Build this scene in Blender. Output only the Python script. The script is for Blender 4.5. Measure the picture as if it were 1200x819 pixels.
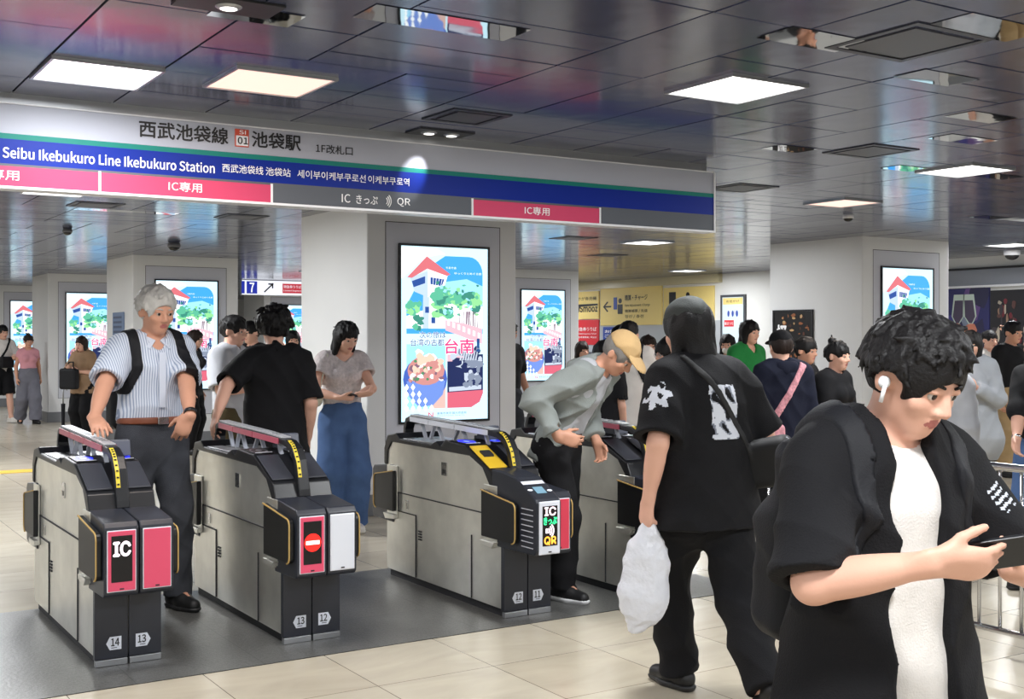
import bpy, bmesh, math, random
import numpy as np
from mathutils import Vector, Matrix

for _o in list(bpy.data.objects):
    bpy.data.objects.remove(_o, do_unlink=True)
SC = bpy.context.scene
COL = SC.collection
# ------------------------------------------------------------------ camera, world, exposure
TH = math.radians(32.4)
FX = np.array([math.sin(TH), math.cos(TH), 0.0])      # level viewing direction
RX = np.array([math.cos(TH), -math.sin(TH), 0.0])     # to the right of it
FPX, HZ, EYE = 1392.0, 395.0, 1.5
CEIL = 2.62
cd = bpy.data.cameras.new('camera'); cam = bpy.data.objects.new('camera', cd); COL.objects.link(cam)
cam.location = (0, 0, EYE); cam.rotation_euler = (math.pi / 2, 0, -TH)
cd.sensor_width = 36.0; cd.lens = FPX * 36.0 / 1200.0; cd.shift_y = -(409.5 - HZ) / 1200.0
cd.clip_start = 0.05; cd.clip_end = 200
SC.camera = cam
SC.view_settings.view_transform = 'Standard'; SC.view_settings.look = 'None'
SC.view_settings.gamma = 1.0; SC.view_settings.use_curve_mapping = False
SC.view_settings.exposure = 0.12
LAMP_W = 52.0          # watts of an ordinary ceiling panel
SCREEN_E = 1.45        # brightness of the advertising screens
wd = bpy.data.worlds.new('world'); SC.world = wd; wd.use_nodes = True
wd.node_tree.nodes['Background'].inputs[0].default_value = (0.5, 0.55, 0.65, 1)
wd.node_tree.nodes['Background'].inputs[1].default_value = 0.25

def at(px, py, d):
    """the point seen at pixel (px, py) at depth d"""
    return d * (FX + RX * ((px - 600) / FPX)) + np.array([0, 0, EYE + d * (HZ - py) / FPX])
def floor_at(px, py):
    return at(px, py, EYE * FPX / (py - HZ))
def ceil_at(px, py):
    return at(px, py, (CEIL - EYE) * FPX / (HZ - py))
def on_y(px, py, Y):
    a = (px - 600) / FPX
    return at(px, py, Y / (FX[1] + RX[1] * a))
def on_x(px, py, X):
    a = (px - 600) / FPX
    return at(px, py, X / (FX[0] + RX[0] * a))

# ------------------------------------------------------------------ materials
def lin(c):
    r = []
    for v in c[:3]:
        v = v / 255.0
        r.append(v / 12.92 if v <= 0.04045 else ((v + 0.055) / 1.055) ** 2.4)
    return (*r, 1.0)
MATS = {}
def mat(name, c, rough=0.5, metal=0.0, spec=0.5, bump=0.0, bscale=60.0, var=0.0, vscale=6.0, emit=0.0, alpha=1.0, ior=None, aniso=None, sheen=0.0, trans=0.0):
    if name in MATS: return MATS[name]
    m = bpy.data.materials.new(name); m.use_nodes = True
    nt = m.node_tree; b = nt.nodes['Principled BSDF']; L = nt.links
    col = lin(c)
    b.inputs['Base Color'].default_value = col
    b.inputs['Roughness'].default_value = rough; b.inputs['Metallic'].default_value = metal
    b.inputs['Specular IOR Level'].default_value = spec
    if ior: b.inputs['IOR'].default_value = ior
    if sheen: b.inputs['Sheen Weight'].default_value = sheen
    if trans: b.inputs['Transmission Weight'].default_value = trans
    if alpha < 1: b.inputs['Alpha'].default_value = alpha
    if emit:
        b.inputs['Emission Color'].default_value = col; b.inputs['Emission Strength'].default_value = emit
        b.inputs['Base Color'].default_value = (0.01, 0.01, 0.01, 1)
    tc = nt.nodes.new('ShaderNodeTexCoord')
    src = tc.outputs['Object']
    if aniso:
        mp = nt.nodes.new('ShaderNodeMapping'); mp.inputs['Scale'].default_value = aniso
        L.new(src, mp.inputs['Vector']); src = mp.outputs['Vector']
    if var:
        n = nt.nodes.new('ShaderNodeTexNoise'); n.inputs['Scale'].default_value = vscale; n.inputs['Detail'].default_value = 5
        L.new(src, n.inputs['Vector'])
        r = nt.nodes.new('ShaderNodeMapRange'); r.inputs['From Min'].default_value = 0.3; r.inputs['From Max'].default_value = 0.7
        r.inputs['To Min'].default_value = 1 - var; r.inputs['To Max'].default_value = 1 + var
        L.new(n.outputs['Fac'], r.inputs['Value'])
        mx = nt.nodes.new('ShaderNodeMix'); mx.data_type = 'RGBA'; mx.blend_type = 'MULTIPLY'; mx.inputs[0].default_value = 1
        mx.inputs[6].default_value = col; L.new(r.outputs['Result'], mx.inputs[7])
        L.new(mx.outputs[2], b.inputs['Base Color'])
    if bump:
        n2 = nt.nodes.new('ShaderNodeTexNoise'); n2.inputs['Scale'].default_value = bscale; n2.inputs['Detail'].default_value = 3
        L.new(src, n2.inputs['Vector'])
        bp = nt.nodes.new('ShaderNodeBump'); bp.inputs['Strength'].default_value = bump; bp.inputs['Distance'].default_value = 0.01
        L.new(n2.outputs['Fac'], bp.inputs['Height']); L.new(bp.outputs['Normal'], b.inputs['Normal'])
    MATS[name] = m
    return m
def cloth(name, c, rough=0.85, bump=0.25, sc=220.0, var=0.06):
    return mat(name, c, rough, 0, 0.25, bump, sc, var, 9.0)
def glow(name, c, e): return mat(name, c, 0.4, 0, 0.3, emit=e)

# ------------------------------------------------------------------ objects
def link(o, parent=None):
    COL.objects.link(o)
    if parent is not None: o.parent = parent
    return o
def tag(o, label, cat, group=None):
    o['label'] = label; o['category'] = cat
    if group: o['group'] = group
    return o
def thing(name, label, cat, loc=(0, 0, 0), rz=0.0, group=None):
    o = bpy.data.objects.new(name, None); o.empty_display_size = 0.1; link(o)
    o.location = tuple(float(v) for v in loc); o.rotation_euler = (0, 0, rz)
    return tag(o, label, cat, group)
def struct(o): o['kind'] = 'structure'; return o
def copy_tree(o, parent=None):
    c = o.copy(); COL.objects.link(c)
    if parent is not None: c.parent = parent
    for ch in list(o.children): copy_tree(ch, c)
    return c

class MB:
    """collects faces with material slots, then links them as ONE mesh object"""
    def __init__(s): s.v = []; s.f = []; s.m = []; s.ms = []; s.sm = []
    def slot(s, m):
        if m not in s.ms: s.ms.append(m)
        return s.ms.index(m)
    def add(s, vs, fs, m, smooth=False):
        o = len(s.v); k = s.slot(m)
        s.v += [tuple(float(c) for c in p) for p in vs]
        for f in fs: s.f.append([o + i for i in f]); s.m.append(k); s.sm.append(smooth)
        return s
    def box(s, x0, x1, y0, y1, z0, z1, m):
        vs = [(x, y, z) for z in (z0, z1) for (x, y) in ((x0, y0), (x1, y0), (x1, y1), (x0, y1))]
        return s.add(vs, [(3, 2, 1, 0), (4, 5, 6, 7), (0, 1, 5, 4), (1, 2, 6, 5), (2, 3, 7, 6), (3, 0, 4, 7)], m)
    def prism(s, pts, lo, hi, m, axis='x'):
        """a polygon in the two other axes (cyclic order kept) pushed along axis"""
        def P(a, b, c): return {'x': (c, a, b), 'y': (a, c, b), 'z': (a, b, c)}[axis]
        n = len(pts)
        A = sum(pts[i][0] * pts[(i + 1) % n][1] - pts[(i + 1) % n][0] * pts[i][1] for i in range(n))
        pts = list(pts) if A > 0 else list(pts)[::-1]
        vs = [P(a, b, lo) for a, b in pts] + [P(a, b, hi) for a, b in pts]
        fs = [list(range(n))[::-1], [n + i for i in range(n)]] + [[i, (i + 1) % n, n + (i + 1) % n, n + i] for i in range(n)]
        if axis == 'y': fs = [f[::-1] for f in fs]
        return s.add(vs, fs, m)
    def tube(s, pts, r, m, n=10, cap=True):
        pts = [np.array(p, float) for p in pts]; rings = []
        rr = r if isinstance(r, (list, tuple)) else [r] * len(pts)
        up = None
        vs = []
        for i, p in enumerate(pts):
            t = pts[min(i + 1, len(pts) - 1)] - pts[max(i - 1, 0)]; t = t / (np.linalg.norm(t) + 1e-9)
            if up is None: up = np.array([0, 0, 1.0]) if abs(t[2]) < 0.9 else np.array([1.0, 0, 0])
            a = np.cross(t, up); a /= np.linalg.norm(a) + 1e-9; b = np.cross(a, t); up = b
            for k in range(n):
                an = 2 * math.pi * k / n
                vs.append(p + rr[i] * (a * math.cos(an) + b * math.sin(an)))
        fs = []
        for i in range(len(pts) - 1):
            for k in range(n):
                fs.append((i * n + k, i * n + (k + 1) % n, (i + 1) * n + (k + 1) % n, (i + 1) * n + k))
        if cap: fs += [list(range(n)), [(len(pts) - 1) * n + k for k in range(n)][::-1]]
        return s.add(vs, [f[::-1] for f in fs], m, True)
    def sweep(s, pts, a, b, u, m):
        """rectangular bar (a along u, b across) following pts"""
        pts = [np.array(p, float) for p in pts]; u = np.array(u, float); vs = []
        for i, p in enumerate(pts):
            t = pts[min(i + 1, len(pts) - 1)] - pts[max(i - 1, 0)]; t = t / (np.linalg.norm(t) + 1e-9)
            w = np.cross(u, t); w /= np.linalg.norm(w) + 1e-9
            vs += [p - u * a / 2 - w * b / 2, p + u * a / 2 - w * b / 2, p + u * a / 2 + w * b / 2, p - u * a / 2 + w * b / 2]
        fs = [(3, 2, 1, 0)]
        for i in range(len(pts) - 1):
            for k in range(4):
                fs.append((i * 4 + k, i * 4 + (k + 1) % 4, i * 4 + 4 + (k + 1) % 4, i * 4 + 4 + k))
        e = (len(pts) - 1) * 4
        fs.append((e, e + 1, e + 2, e + 3))
        return s.add(vs, fs, m)
    def lathe(s, prof, c, m, n=20, axis='z'):
        vs = []
        for r, z in prof:
            for k in range(n):
                an = 2 * math.pi * k / n
                q = (r * math.cos(an), r * math.sin(an), z)
                if axis == 'y': q = (q[0], q[2], q[1])
                if axis == 'x': q = (q[2], q[0], q[1])
                vs.append((c[0] + q[0], c[1] + q[1], c[2] + q[2]))
        fs = []
        for i in range(len(prof) - 1):
            for k in range(n): fs.append((i * n + k, i * n + (k + 1) % n, (i + 1) * n + (k + 1) % n, (i + 1) * n + k))
        fs += [list(range(n))[::-1], [(len(prof) - 1) * n + k for k in range(n)]]
        return s.add(vs, fs, m, True)
    def poly(s, pts, frame, m, off=0.0):
        """flat polygon in a frame (origin, u, v, normal)"""
        o, u, v, n = frame
        vs = [o + u * a + v * b + n * off for a, b in pts]
        return s.add(vs, [list(range(len(pts)))], m)
    def build(s, name, parent=None, bevel=0.0, seg=2, fixn=True):
        me = bpy.data.meshes.new(name)
        me.from_pydata(s.v, [], s.f)
        for m in s.ms: me.materials.append(m)
        me.polygons.foreach_set('material_index', s.m)
        me.polygons.foreach_set('use_smooth', s.sm)
        if bevel or fixn:
            bm = bmesh.new(); bm.from_mesh(me)
            if fixn: bmesh.ops.recalc_face_normals(bm, faces=bm.faces)
            if bevel:
                es = [e for e in bm.edges if len(e.link_faces) == 2 and e.calc_face_angle(0) > 0.5]
                bmesh.ops.bevel(bm, geom=es, offset=bevel, segments=seg, profile=0.5, affect='EDGES', clamp_overlap=True)
            bm.to_mesh(me); bm.free()
        me.update()
        o = bpy.data.objects.new(name, me)
        return link(o, parent)

_TX = {}
try:
    import os
    _fd = os.path.join(bpy.utils.system_resource('DATAFILES'), 'fonts')       # typefaces that ship with Blender
    FONT = bpy.data.fonts.load(os.path.join(_fd, 'Inter.woff2')); FONT2 = bpy.data.fonts.load(os.path.join(_fd, 'Noto Sans CJK Regular.woff2'))
except Exception:
    FONT = FONT2 = None
def text_geo(st, slab=False):
    k = (st, slab)
    if k in _TX: return _TX[k]
    cu = bpy.data.curves.new('t', 'FONT'); cu.body = st; cu.size = 1.0; cu.resolution_u = 3
    if FONT is not None: cu.font = FONT if slab else FONT2
    o = bpy.data.objects.new('t', cu); COL.objects.link(o)
    dg = bpy.context.evaluated_depsgraph_get()
    me = bpy.data.meshes.new_from_object(o.evaluated_get(dg))
    vs = np.array([v.co[:2] for v in me.vertices]) if len(me.vertices) else np.zeros((0, 2))
    fs = [list(p.vertices) for p in me.polygons]
    bpy.data.objects.remove(o); bpy.data.curves.remove(cu); bpy.data.meshes.remove(me)
    if len(vs):
        vs = vs - vs.min(0); vs = vs / max(vs[:, 0].max(), 1e-6)
    _TX[k] = (vs, fs)
    return _TX[k]
def put_text(mb, st, frame, u0, v0, w, h, m, off=0.002, bold=0.0, slab=False):
    """fit text into the box (u0, v0, w, h) of a frame; h None keeps the letters' own proportions"""
    vs, fs = text_geo(st, slab)
    if not len(vs): return
    o, u, v, n = frame
    hy = hy_ = vs[:, 1].max()
    sy = w if h is None else h / hy
    # heavier lettering: the same glyphs a hair's breadth apart
    t = bold * hy_ * sy * np.linalg.norm(v) * 1.4          # metres
    for i, (da, db) in enumerate(((0, 0), (1, .0), (-1, 0), (0, 1), (0, -1), (.7, .7), (-.7, -.7)) if bold else ((0, 0),)):
        mb.add([o + u * (u0 + a * w + da * t / np.linalg.norm(u)) + v * (v0 + b * sy + db * t / np.linalg.norm(v)) + n * (off + i * 1e-5) for a, b in vs], fs, m)
def frame(o, u, v):
    u = np.array(u, float); v = np.array(v, float)
    return (np.array(o, float), u, v, np.cross(u, v))
# ================================================================== THE SETTING
M = {}
M['wallc'] = mat('wall_paint', (224, 224, 222), 0.55, var=0.03, vscale=1.5)
M['pillar'] = mat('pillar_panel', (226, 227, 228), 0.42, 0.0, 0.5, var=0.03, vscale=1.2)
M['grey'] = mat('grey_panel', (204, 206, 216), 0.4, 0.0)
M['seam'] = mat('seam_dark', (40, 40, 44), 0.6)
M['base'] = mat('base_band', (120, 122, 126), 0.4)
M['black'] = mat('black_plastic', (22, 23, 27), 0.38)
M['dark'] = mat('dark_plastic', (40, 43, 52), 0.35)
M['white'] = mat('white_enamel', (232, 233, 238), 0.35)
M['lamp'] = glow('lamp_panel', (255, 252, 246), 4.0)
M['lampwarm'] = glow('lamp_panel_warm', (255, 214, 196), 1.3)
M['steel'] = mat('brushed_steel', (228, 227, 220), 0.32, 0.85, var=0.10, vscale=3.0, bump=0.03, bscale=30, aniso=(40, 2, 2))
M['chrome'] = mat('polished_steel', (190, 190, 192), 0.16, 1.0)
M['alu'] = mat('aluminium', (176, 178, 182), 0.35, 0.85)

def floor_mat():
    m = bpy.data.materials.new('floor_tiles'); m.use_nodes = True
    nt = m.node_tree; b = nt.nodes['Principled BSDF']; L = nt.links; N = nt.nodes.new
    tc = N('ShaderNodeTexCoord'); mp = N('ShaderNodeMapping'); mp.inputs['Location'].default_value = (-1.09, -5.20 + 0.0, 0)
    L.new(tc.outputs['Object'], mp.inputs['Vector'])
    br = N('ShaderNodeTexBrick'); br.offset = 0.0; br.inputs['Scale'].default_value = 1.0
    br.inputs['Brick Width'].default_value = 0.58; br.inputs['Row Height'].default_value = 0.58
    br.inputs['Mortar Size'].default_value = 0.0022; br.inputs['Mortar Smooth'].default_value = 0.2
    br.inputs['Color1'].default_value = lin((190, 180, 160)); br.inputs['Color2'].default_value = lin((197, 188, 169)); br.inputs['Mortar'].default_value = lin((96, 88, 76))
    L.new(mp.outputs[0], br.inputs['Vector'])
    n = N('ShaderNodeTexNoise'); n.inputs['Scale'].default_value = 1.6; n.inputs['Detail'].default_value = 6; n.inputs['Distortion'].default_value = 1.2
    mp2 = N('ShaderNodeMapping'); mp2.inputs['Scale'].default_value = (1, 2.6, 1); L.new(tc.outputs['Object'], mp2.inputs[0]); L.new(mp2.outputs[0], n.inputs['Vector'])
    r = N('ShaderNodeMapRange'); r.inputs['From Min'].default_value = 0.3; r.inputs['From Max'].default_value = 0.7; r.inputs['To Min'].default_value = 0.88; r.inputs['To Max'].default_value = 1.06
    L.new(n.outputs['Fac'], r.inputs[0])
    mx = N('ShaderNodeMix'); mx.data_type = 'RGBA'; mx.blend_type = 'MULTIPLY'; mx.inputs[0].default_value = 1
    L.new(br.outputs['Color'], mx.inputs[6]); L.new(r.outputs[0], mx.inputs[7]); L.new(mx.outputs[2], b.inputs['Base Color'])
    b.inputs['Roughness'].default_value = 0.24; b.inputs['Specular IOR Level'].default_value = 0.5
    return m
def granite_mat():
    m = bpy.data.materials.new('dark_granite'); m.use_nodes = True
    nt = m.node_tree; b = nt.nodes['Principled BSDF']; L = nt.links; N = nt.nodes.new
    tc = N('ShaderNodeTexCoord'); mp = N('ShaderNodeMapping'); mp.inputs['Location'].default_value = (-0.8, -5.20, 0); L.new(tc.outputs['Object'], mp.inputs[0])
    br = N('ShaderNodeTexBrick'); br.offset = 0.0; br.inputs['Scale'].default_value = 1.0
    br.inputs['Brick Width'].default_value = 0.58; br.inputs['Row Height'].default_value = 0.58; br.inputs['Mortar Size'].default_value = 0.0016
    br.inputs['Color1'].default_value = lin((92, 92, 90)); br.inputs['Color2'].default_value = lin((102, 101, 98)); br.inputs['Mortar'].default_value = lin((52, 52, 52))
    L.new(mp.outputs[0], br.inputs['Vector'])
    n = N('ShaderNodeTexNoise'); n.inputs['Scale'].default_value = 190; n.inputs['Detail'].default_value = 2; L.new(tc.outputs['Object'], n.inputs['Vector'])
    r = N('ShaderNodeMapRange'); r.inputs['From Min'].default_value = 0.35; r.inputs['From Max'].default_value = 0.65; r.inputs['To Min'].default_value = 0.6; r.inputs['To Max'].default_value = 1.35
    L.new(n.outputs['Fac'], r.inputs[0])
    mx = N('ShaderNodeMix'); mx.data_type = 'RGBA'; mx.blend_type = 'MULTIPLY'; mx.inputs[0].default_value = 1
    L.new(br.outputs['Color'], mx.inputs[6]); L.new(r.outputs[0], mx.inputs[7]); L.new(mx.outputs[2], b.inputs['Base Color'])
    b.inputs['Roughness'].default_value = 0.33
    n3 = N('ShaderNodeTexNoise'); n3.inputs['Scale'].default_value = 60; L.new(tc.outputs['Object'], n3.inputs['Vector'])
    bp = N('ShaderNodeBump'); bp.inputs['Strength'].default_value = 0.12; bp.inputs['Distance'].default_value = 0.01; L.new(n3.outputs['Fac'], bp.inputs['Height']); L.new(bp.outputs[0], b.inputs['Normal'])
    return m
X0, X1, Y0, Y1 = -7.0, 14.4, -5.0, 34.0
mb = MB(); mb.add([(X0, Y0, 0), (X1, Y0, 0), (X1, Y1, 0), (X0, Y1, 0)], [(0, 1, 2, 3)], floor_mat()); struct(mb.build('floor'))
mb = MB(); mb.box(X0 + .05, 5.0, 5.20, 6.93, -0.02, 0.003, granite_mat()); struct(mb.build('floor_strip'))
mtac = mat('tactile_yellow', (214, 178, 70), 0.55, bump=0.0)
mb = MB(); mb.box(X0 + .05, 3.6, 14.0, 14.3, -0.02, 0.005, mtac)
for i in range(60):
    for j in range(2): mb.box(X0 + .1 + i * .15 + .02, X0 + .1 + i * .15 + .12, 14.04 + j * .14, 14.12 + j * .14, 0.005, 0.009, mtac)
struct(mb.build('floor_tactile_strip', fixn=False))
mb = MB(); mb.box(7.6, 7.9, -2.0, 6.6, -0.02, 0.005, mtac)
for i in range(56): mb.box(7.64, 7.86, -1.95 + i * .15, -1.86 + i * .15, 0.005, 0.009, mtac)
struct(mb.build('floor_tactile_path', fixn=False))
for nm, b in (('wall_left', (X0 - .1, X0, Y0, Y1)), ('wall_right', (X1, X1 + .1, Y0, Y1)), ('wall_back', (X0, X1, Y1, Y1 + .1)), ('wall_front', (X0, X1, Y0 - .1, Y0))):
    mb = MB(); mb.box(*b, 0, CEIL + .1, M['wallc']); struct(mb.build(nm))
mb = MB(); mb.box(X1 - .03, X1, Y0, Y1, 0, .15, M['base']); struct(mb.build('baseboard_right', bevel=.004))

# the shiny panelled ceiling: panels of several sizes with dark joints and a few polished ones
def ceil_mat(name, c, rough, ior, metal=0.0, wav=0.012):
    m = mat(name, c, rough, metal, 0.5, ior=ior)
    nt = m.node_tree; b = nt.nodes['Principled BSDF']; L = nt.links; N = nt.nodes.new
    tc = [n for n in nt.nodes if n.type == 'TEX_COORD'][0]
    n = N('ShaderNodeTexNoise'); n.inputs['Scale'].default_value = 5.0; n.inputs['Detail'].default_value = 1
    mp = N('ShaderNodeMapping'); mp.inputs['Scale'].default_value = (1.0, 1.0, 1); L.new(tc.outputs['Object'], mp.inputs[0]); L.new(mp.outputs[0], n.inputs['Vector'])
    bp = N('ShaderNodeBump'); bp.inputs['Strength'].default_value = 1.0; bp.inputs['Distance'].default_value = wav; L.new(n.outputs['Fac'], bp.inputs['Height']); L.new(bp.outputs[0], b.inputs['Normal'])
    return m
M['ceil'] = ceil_mat('ceiling_panel', (66, 71, 96), 0.15, 1.62, 0.0, 0.0016)
M['ceil2'] = ceil_mat('ceiling_panel_b', (72, 77, 102), 0.18, 1.62, 0.0, 0.0016)
M['mirror'] = ceil_mat('ceiling_mirror', (190, 190, 186), 0.03, 1.5, 1.0, 0.0006)
M['joint'] = mat('ceiling_joint', (12, 12, 15), 0.8)
rnd = random.Random(5)
MX, MY = 0.45, 0.475
cx0, cy0 = 1.88 - 20 * MX, 3.56 - 18 * MY
nx, ny = int((X1 - cx0) / MX) + 1, int((Y1 - cy0) / MY) + 1
cells = {}
mb = MB(); g = 0.005
def tile(x0, x1, y0, y1, m):
    x0 += g; x1 -= g; y0 += g; y1 -= g
    x0, x1, y0, y1 = max(x0, X0), min(x1, X1), max(y0, Y0), min(y1, Y1)
    if x1 - x0 < .02 or y1 - y0 < .02: return
    ta, tb = rnd.gauss(0, .0016), rnd.gauss(0, .0016); xc, yc = (x0 + x1) / 2, (y0 + y1) / 2
    vs = [(x, y, CEIL + (x - xc) * ta + (y - yc) * tb) for x, y in ((x0, y0), (x0, y1), (x1, y1), (x1, y0))]
    top = [(x, y, CEIL + .012) for x, y, z in vs]
    mb.add(vs + top, [(0, 1, 2, 3), (0, 4, 5, 1), (1, 5, 6, 2), (2, 6, 7, 3), (3, 7, 4, 0)], m)
for j in range(ny):
    for i in range(nx):
        if (i, j) in cells: continue
        r = rnd.random(); a = b = 1
        if r < .42 and (i + 1, j) not in cells: a = 2
        elif r < .62: b = 2
        for p in range(a):
            for q in range(b): cells[(i + p, j + q)] = 1
        xa, ya = cx0 + i * MX, cy0 + j * MY
        mm = M['ceil'] if rnd.random() < .6 else M['ceil2']
        if b == 1 and rnd.random() < .42:
            sp = rnd.choice((.28, .20)); o = rnd.random() < .035
            tile(xa, xa + a * MX, ya, ya + sp, M['mirror'] if o and sp == .20 else mm); tile(xa, xa + a * MX, ya + sp, ya + MY, mm)
        else: tile(xa, xa + a * MX, ya, ya + b * MY, mm)
mb.add([(X0, Y0, CEIL + .013), (X0, Y1, CEIL + .013), (X1, Y1, CEIL + .013), (X1, Y0, CEIL + .013)], [(0, 1, 2, 3)], M['joint'])
for (px, py, w, h) in ((520, 27, .62, .19), (300, 18, .30, .17), (955, 46, .42, .19), (1160, 32, .45, .19), (1098, 91, .36, .17), (1150, 137, .36, .17), (1128, 163, .40, .17), (925, 174, .30, .17), (1165, 206, .42, .17), (1060, 197, .3, .17)):
    c = ceil_at(px, py)
    mb.add([(c[0] + a * w / 2, c[1] + b * h / 2, CEIL - .003) for a, b in ((-1, -1), (-1, 1), (1, 1), (1, -1))], [(0, 1, 2, 3)], M['mirror'])
struct(mb.build('ceiling', fixn=False))

# ------------------------------------------------------------------ pillars with screens
PW, PD = 1.48, 1.43
PILX, PILY = (4.30, 10.34), (9.04, 16.4, 22.0, 27.5)
def pillar(x, y, k):
    mb = MB()
    mb.box(x, x + PW, y, y + PD, 0, CEIL + .02, M['pillar'])
    o = struct(mb.build('pillar', bevel=.012))
    mb = MB()
    # seams of the access panel round the screen, and corner strips
    a, b, z0, z1 = x + .17, x + PW - .17, .42, 2.48
    for (p, q, r, s) in ((a, a + .006, z0, z1), (b - .006, b, z0, z1), (a, b, z1 - .006, z1), (a, b, z0, z0 + .006)):
        mb.box(p, q, y - .0015, y + .01, r, s, M['seam'])
    mb.box(a + .006, b - .006, y - .001, y + .01, z0 + .006, z1 - .006, M['grey'])
    mb.build('trim_panel', o, fixn=False)
    mb = MB(); mb.box(x - .012, x + PW + .012, y - .012, y + PD + .012, 0, .18, M['base'])
    mb.build('base_band', o, bevel=.004)
    return o
for k, (x, y) in enumerate([(4.30, 9.04), (4.30, 16.4), (4.30, 22.0), (4.30, 27.5), (10.34, 9.04), (10.34, 16.5), (10.34, 22.0), (10.34, 27.5), (-1.74, 9.04), (-1.74, 16.4)]):
    pillar(x, y, k)

# ------------------------------------------------------------------ advertising screens: drawn from flat shapes, lit
S = SCREEN_E
sc = {k: glow('screen_' + k, c, S) for k, c in dict(paper=(198, 236, 252), white=(246, 252, 255), sky=(60, 154, 236), sky2=(150, 212, 246), deep=(36, 96, 190), roof=(200, 104, 112), tower=(240, 244, 250), shade=(176, 196, 220), glass=(34, 70, 140),
    leaf=(84, 172, 140), leaf2=(134, 204, 140), leaf3=(52, 128, 112), trunk=(120, 92, 110), brick=(218, 172, 184), ink=(20, 70, 130), pink=(226, 56, 120), bowl=(104, 134, 206), bowl2=(64, 92, 174), food=(230, 190, 170), food2=(190, 130, 126), greenfood=(70, 130, 90), wood=(206, 172, 164), red=(200, 92, 112), stone=(120, 130, 150), stone2=(180, 190, 205), navy=(24, 36, 80)).items()}
def blob(cx, cy, rx, ry, n=18, j=0.0, rr=None):
    rr = rr or rnd
    return [(cx + rx * math.cos(2 * math.pi * i / n) * (1 + rr.uniform(-j, j)), cy + ry * math.sin(2 * math.pi * i / n) * (1 + rr.uniform(-j, j))) for i in range(n)]
SW, SH = 0.86, 1.50
def screen_meshes():
    r2 = random.Random(11)
    fr = frame((-SW / 2, -.004, -SH / 2), (1, 0, 0), (0, 0, 1))
    st = [0.0]
    mb = MB()
    def P(pts, m, close=False):
        st[0] += .00003
        mb.poly([(a * SW, b * SH) for a, b in pts], fr, sc[m], st[0])
    P([(0, 0), (1, 0), (1, 1), (0, 1)], 'paper')
    for i in range(5): P([(0, .93 - i * .03), (.5 - i * .05, .96), (.4, .99), (0, .99)], 'white')
    P([(.06, .50), (.94, .50)] + [(.94 - .16 + .16 * math.cos(t), .95 - .10 + .10 * math.sin(t)) for t in [i * math.pi / 12 for i in range(7)]] + [(.50, .95), (.36, .90), (.2, .80), (.06, .66)], 'sky')
    P([(.3, .72), (.5, .80), (.75, .82), (.94, .78), (.94, .6), (.3, .6)], 'sky2')
    P([(.06, .53), (.94, .53), (.94, .66), (.5, .68), (.06, .60)], 'white')
    # tower: shaft, cabin, roof, windows
    P([(.24, .53), (.44, .53), (.43, .78), (.25, .78)], 'tower'); P([(.24, .53), (.31, .53), (.32, .78), (.25, .78)], 'shade')
    P([(.15, .74), (.30, .71), (.30, .86), (.10, .82)], 'shade'); P([(.30, .71), (.47, .74), (.53, .84), (.30, .88)], 'tower')
    P([(.06, .82), (.30, .94), (.30, .875), (.10, .815)], 'shade'); P([(.29, .945), (.56, .845), (.52, .835), (.30, .872)], 'roof'); P([(.29, .945), (.07, .822), (.12, .818), (.30, .875)], 'roof')
    P([(.12, .80), (.27, .83), (.27, .79), (.14, .765)], 'glass'); P([(.33, .825), (.49, .815), (.46, .775), (.33, .785)], 'glass')
    for k in range(4): P([(.36 + k * .035, .825), (.365 + k * .035, .825), (.36 + k * .03, .775), (.355 + k * .03, .775)], 'tower')
    for (a, b) in ((.34, .70), (.34, .56), (.27, .62)): P([(a, b), (a + .045, b), (a + .045, b + .035), (a, b + .035)], 'glass')
    # trees
    for i in range(22): P(blob(r2.uniform(.40, .88), r2.uniform(.60, .77), r2.uniform(.05, .09), r2.uniform(.02, .035), 14, .25, r2), r2.choice(('leaf', 'leaf2', 'leaf3', 'leaf')))
    for i in range(46): P(blob(r2.uniform(.38, .92), r2.uniform(.60, .80), r2.uniform(.012, .03), r2.uniform(.006, .014), 9, .4, r2), r2.choice(('leaf2', 'leaf3', 'sky2', 'leaf')))
    for i in range(9):
        x = .66 + i * .026; P([(x, .52), (x + .012, .52), (x + .012 + r2.uniform(-.02, .02), .63), (x + .004, .63)], 'trunk')
    for i in range(14): P(blob(r2.uniform(.08, .22), r2.uniform(.53, .68), r2.uniform(.03, .05), r2.uniform(.012, .024), 12, .3, r2), r2.choice(('leaf', 'leaf2', 'leaf3')))
    # pink wall
    P([(.50, .52), (.93, .44), (.93, .53), (.72, .56), (.50, .58)], 'brick')
    for i in range(7): P([(.52 + i * .06, .55 - i * .012), (.55 + i * .06, .545 - i * .012), (.55 + i * .06, .575 - i * .012), (.52 + i * .06, .58 - i * .012)], 'white')
    # bowl of food
    P([(.06, .07), (.50, .07), (.50, .44), (.06, .44)], 'sky2'); P([(.36, .07), (.50, .07), (.50, .30), (.30, .10)], 'wood')
    P(blob(.27, .24, .25, .13), 'bowl2'); P([(.06, .23), (.50, .23), (.47, .15), (.36, .09), (.2, .08), (.09, .14)], 'bowl'); P(blob(.28, .29, .21, .085), 'food2')
    for i in range(46): P(blob(r2.uniform(.10, .46), r2.uniform(.235, .35), r2.uniform(.012, .035), r2.uniform(.008, .02), 9, .3, r2), r2.choice(('food', 'food2', 'greenfood', 'white', 'trunk', 'food')))
    for i in range(8): P(blob(r2.uniform(.2, .36), r2.uniform(.32, .39), .045, .022, 10, .3, r2), r2.choice(('food', 'white')))
    for i in range(5):
        for j in range(4):
            if i + j < 5: P([(.06 + i * .07, .055 + j * .04), (.085 + i * .07, .075 + j * .04), (.06 + i * .07, .095 + j * .04), (.035 + i * .07, .075 + j * .04)], 'white')
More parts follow.
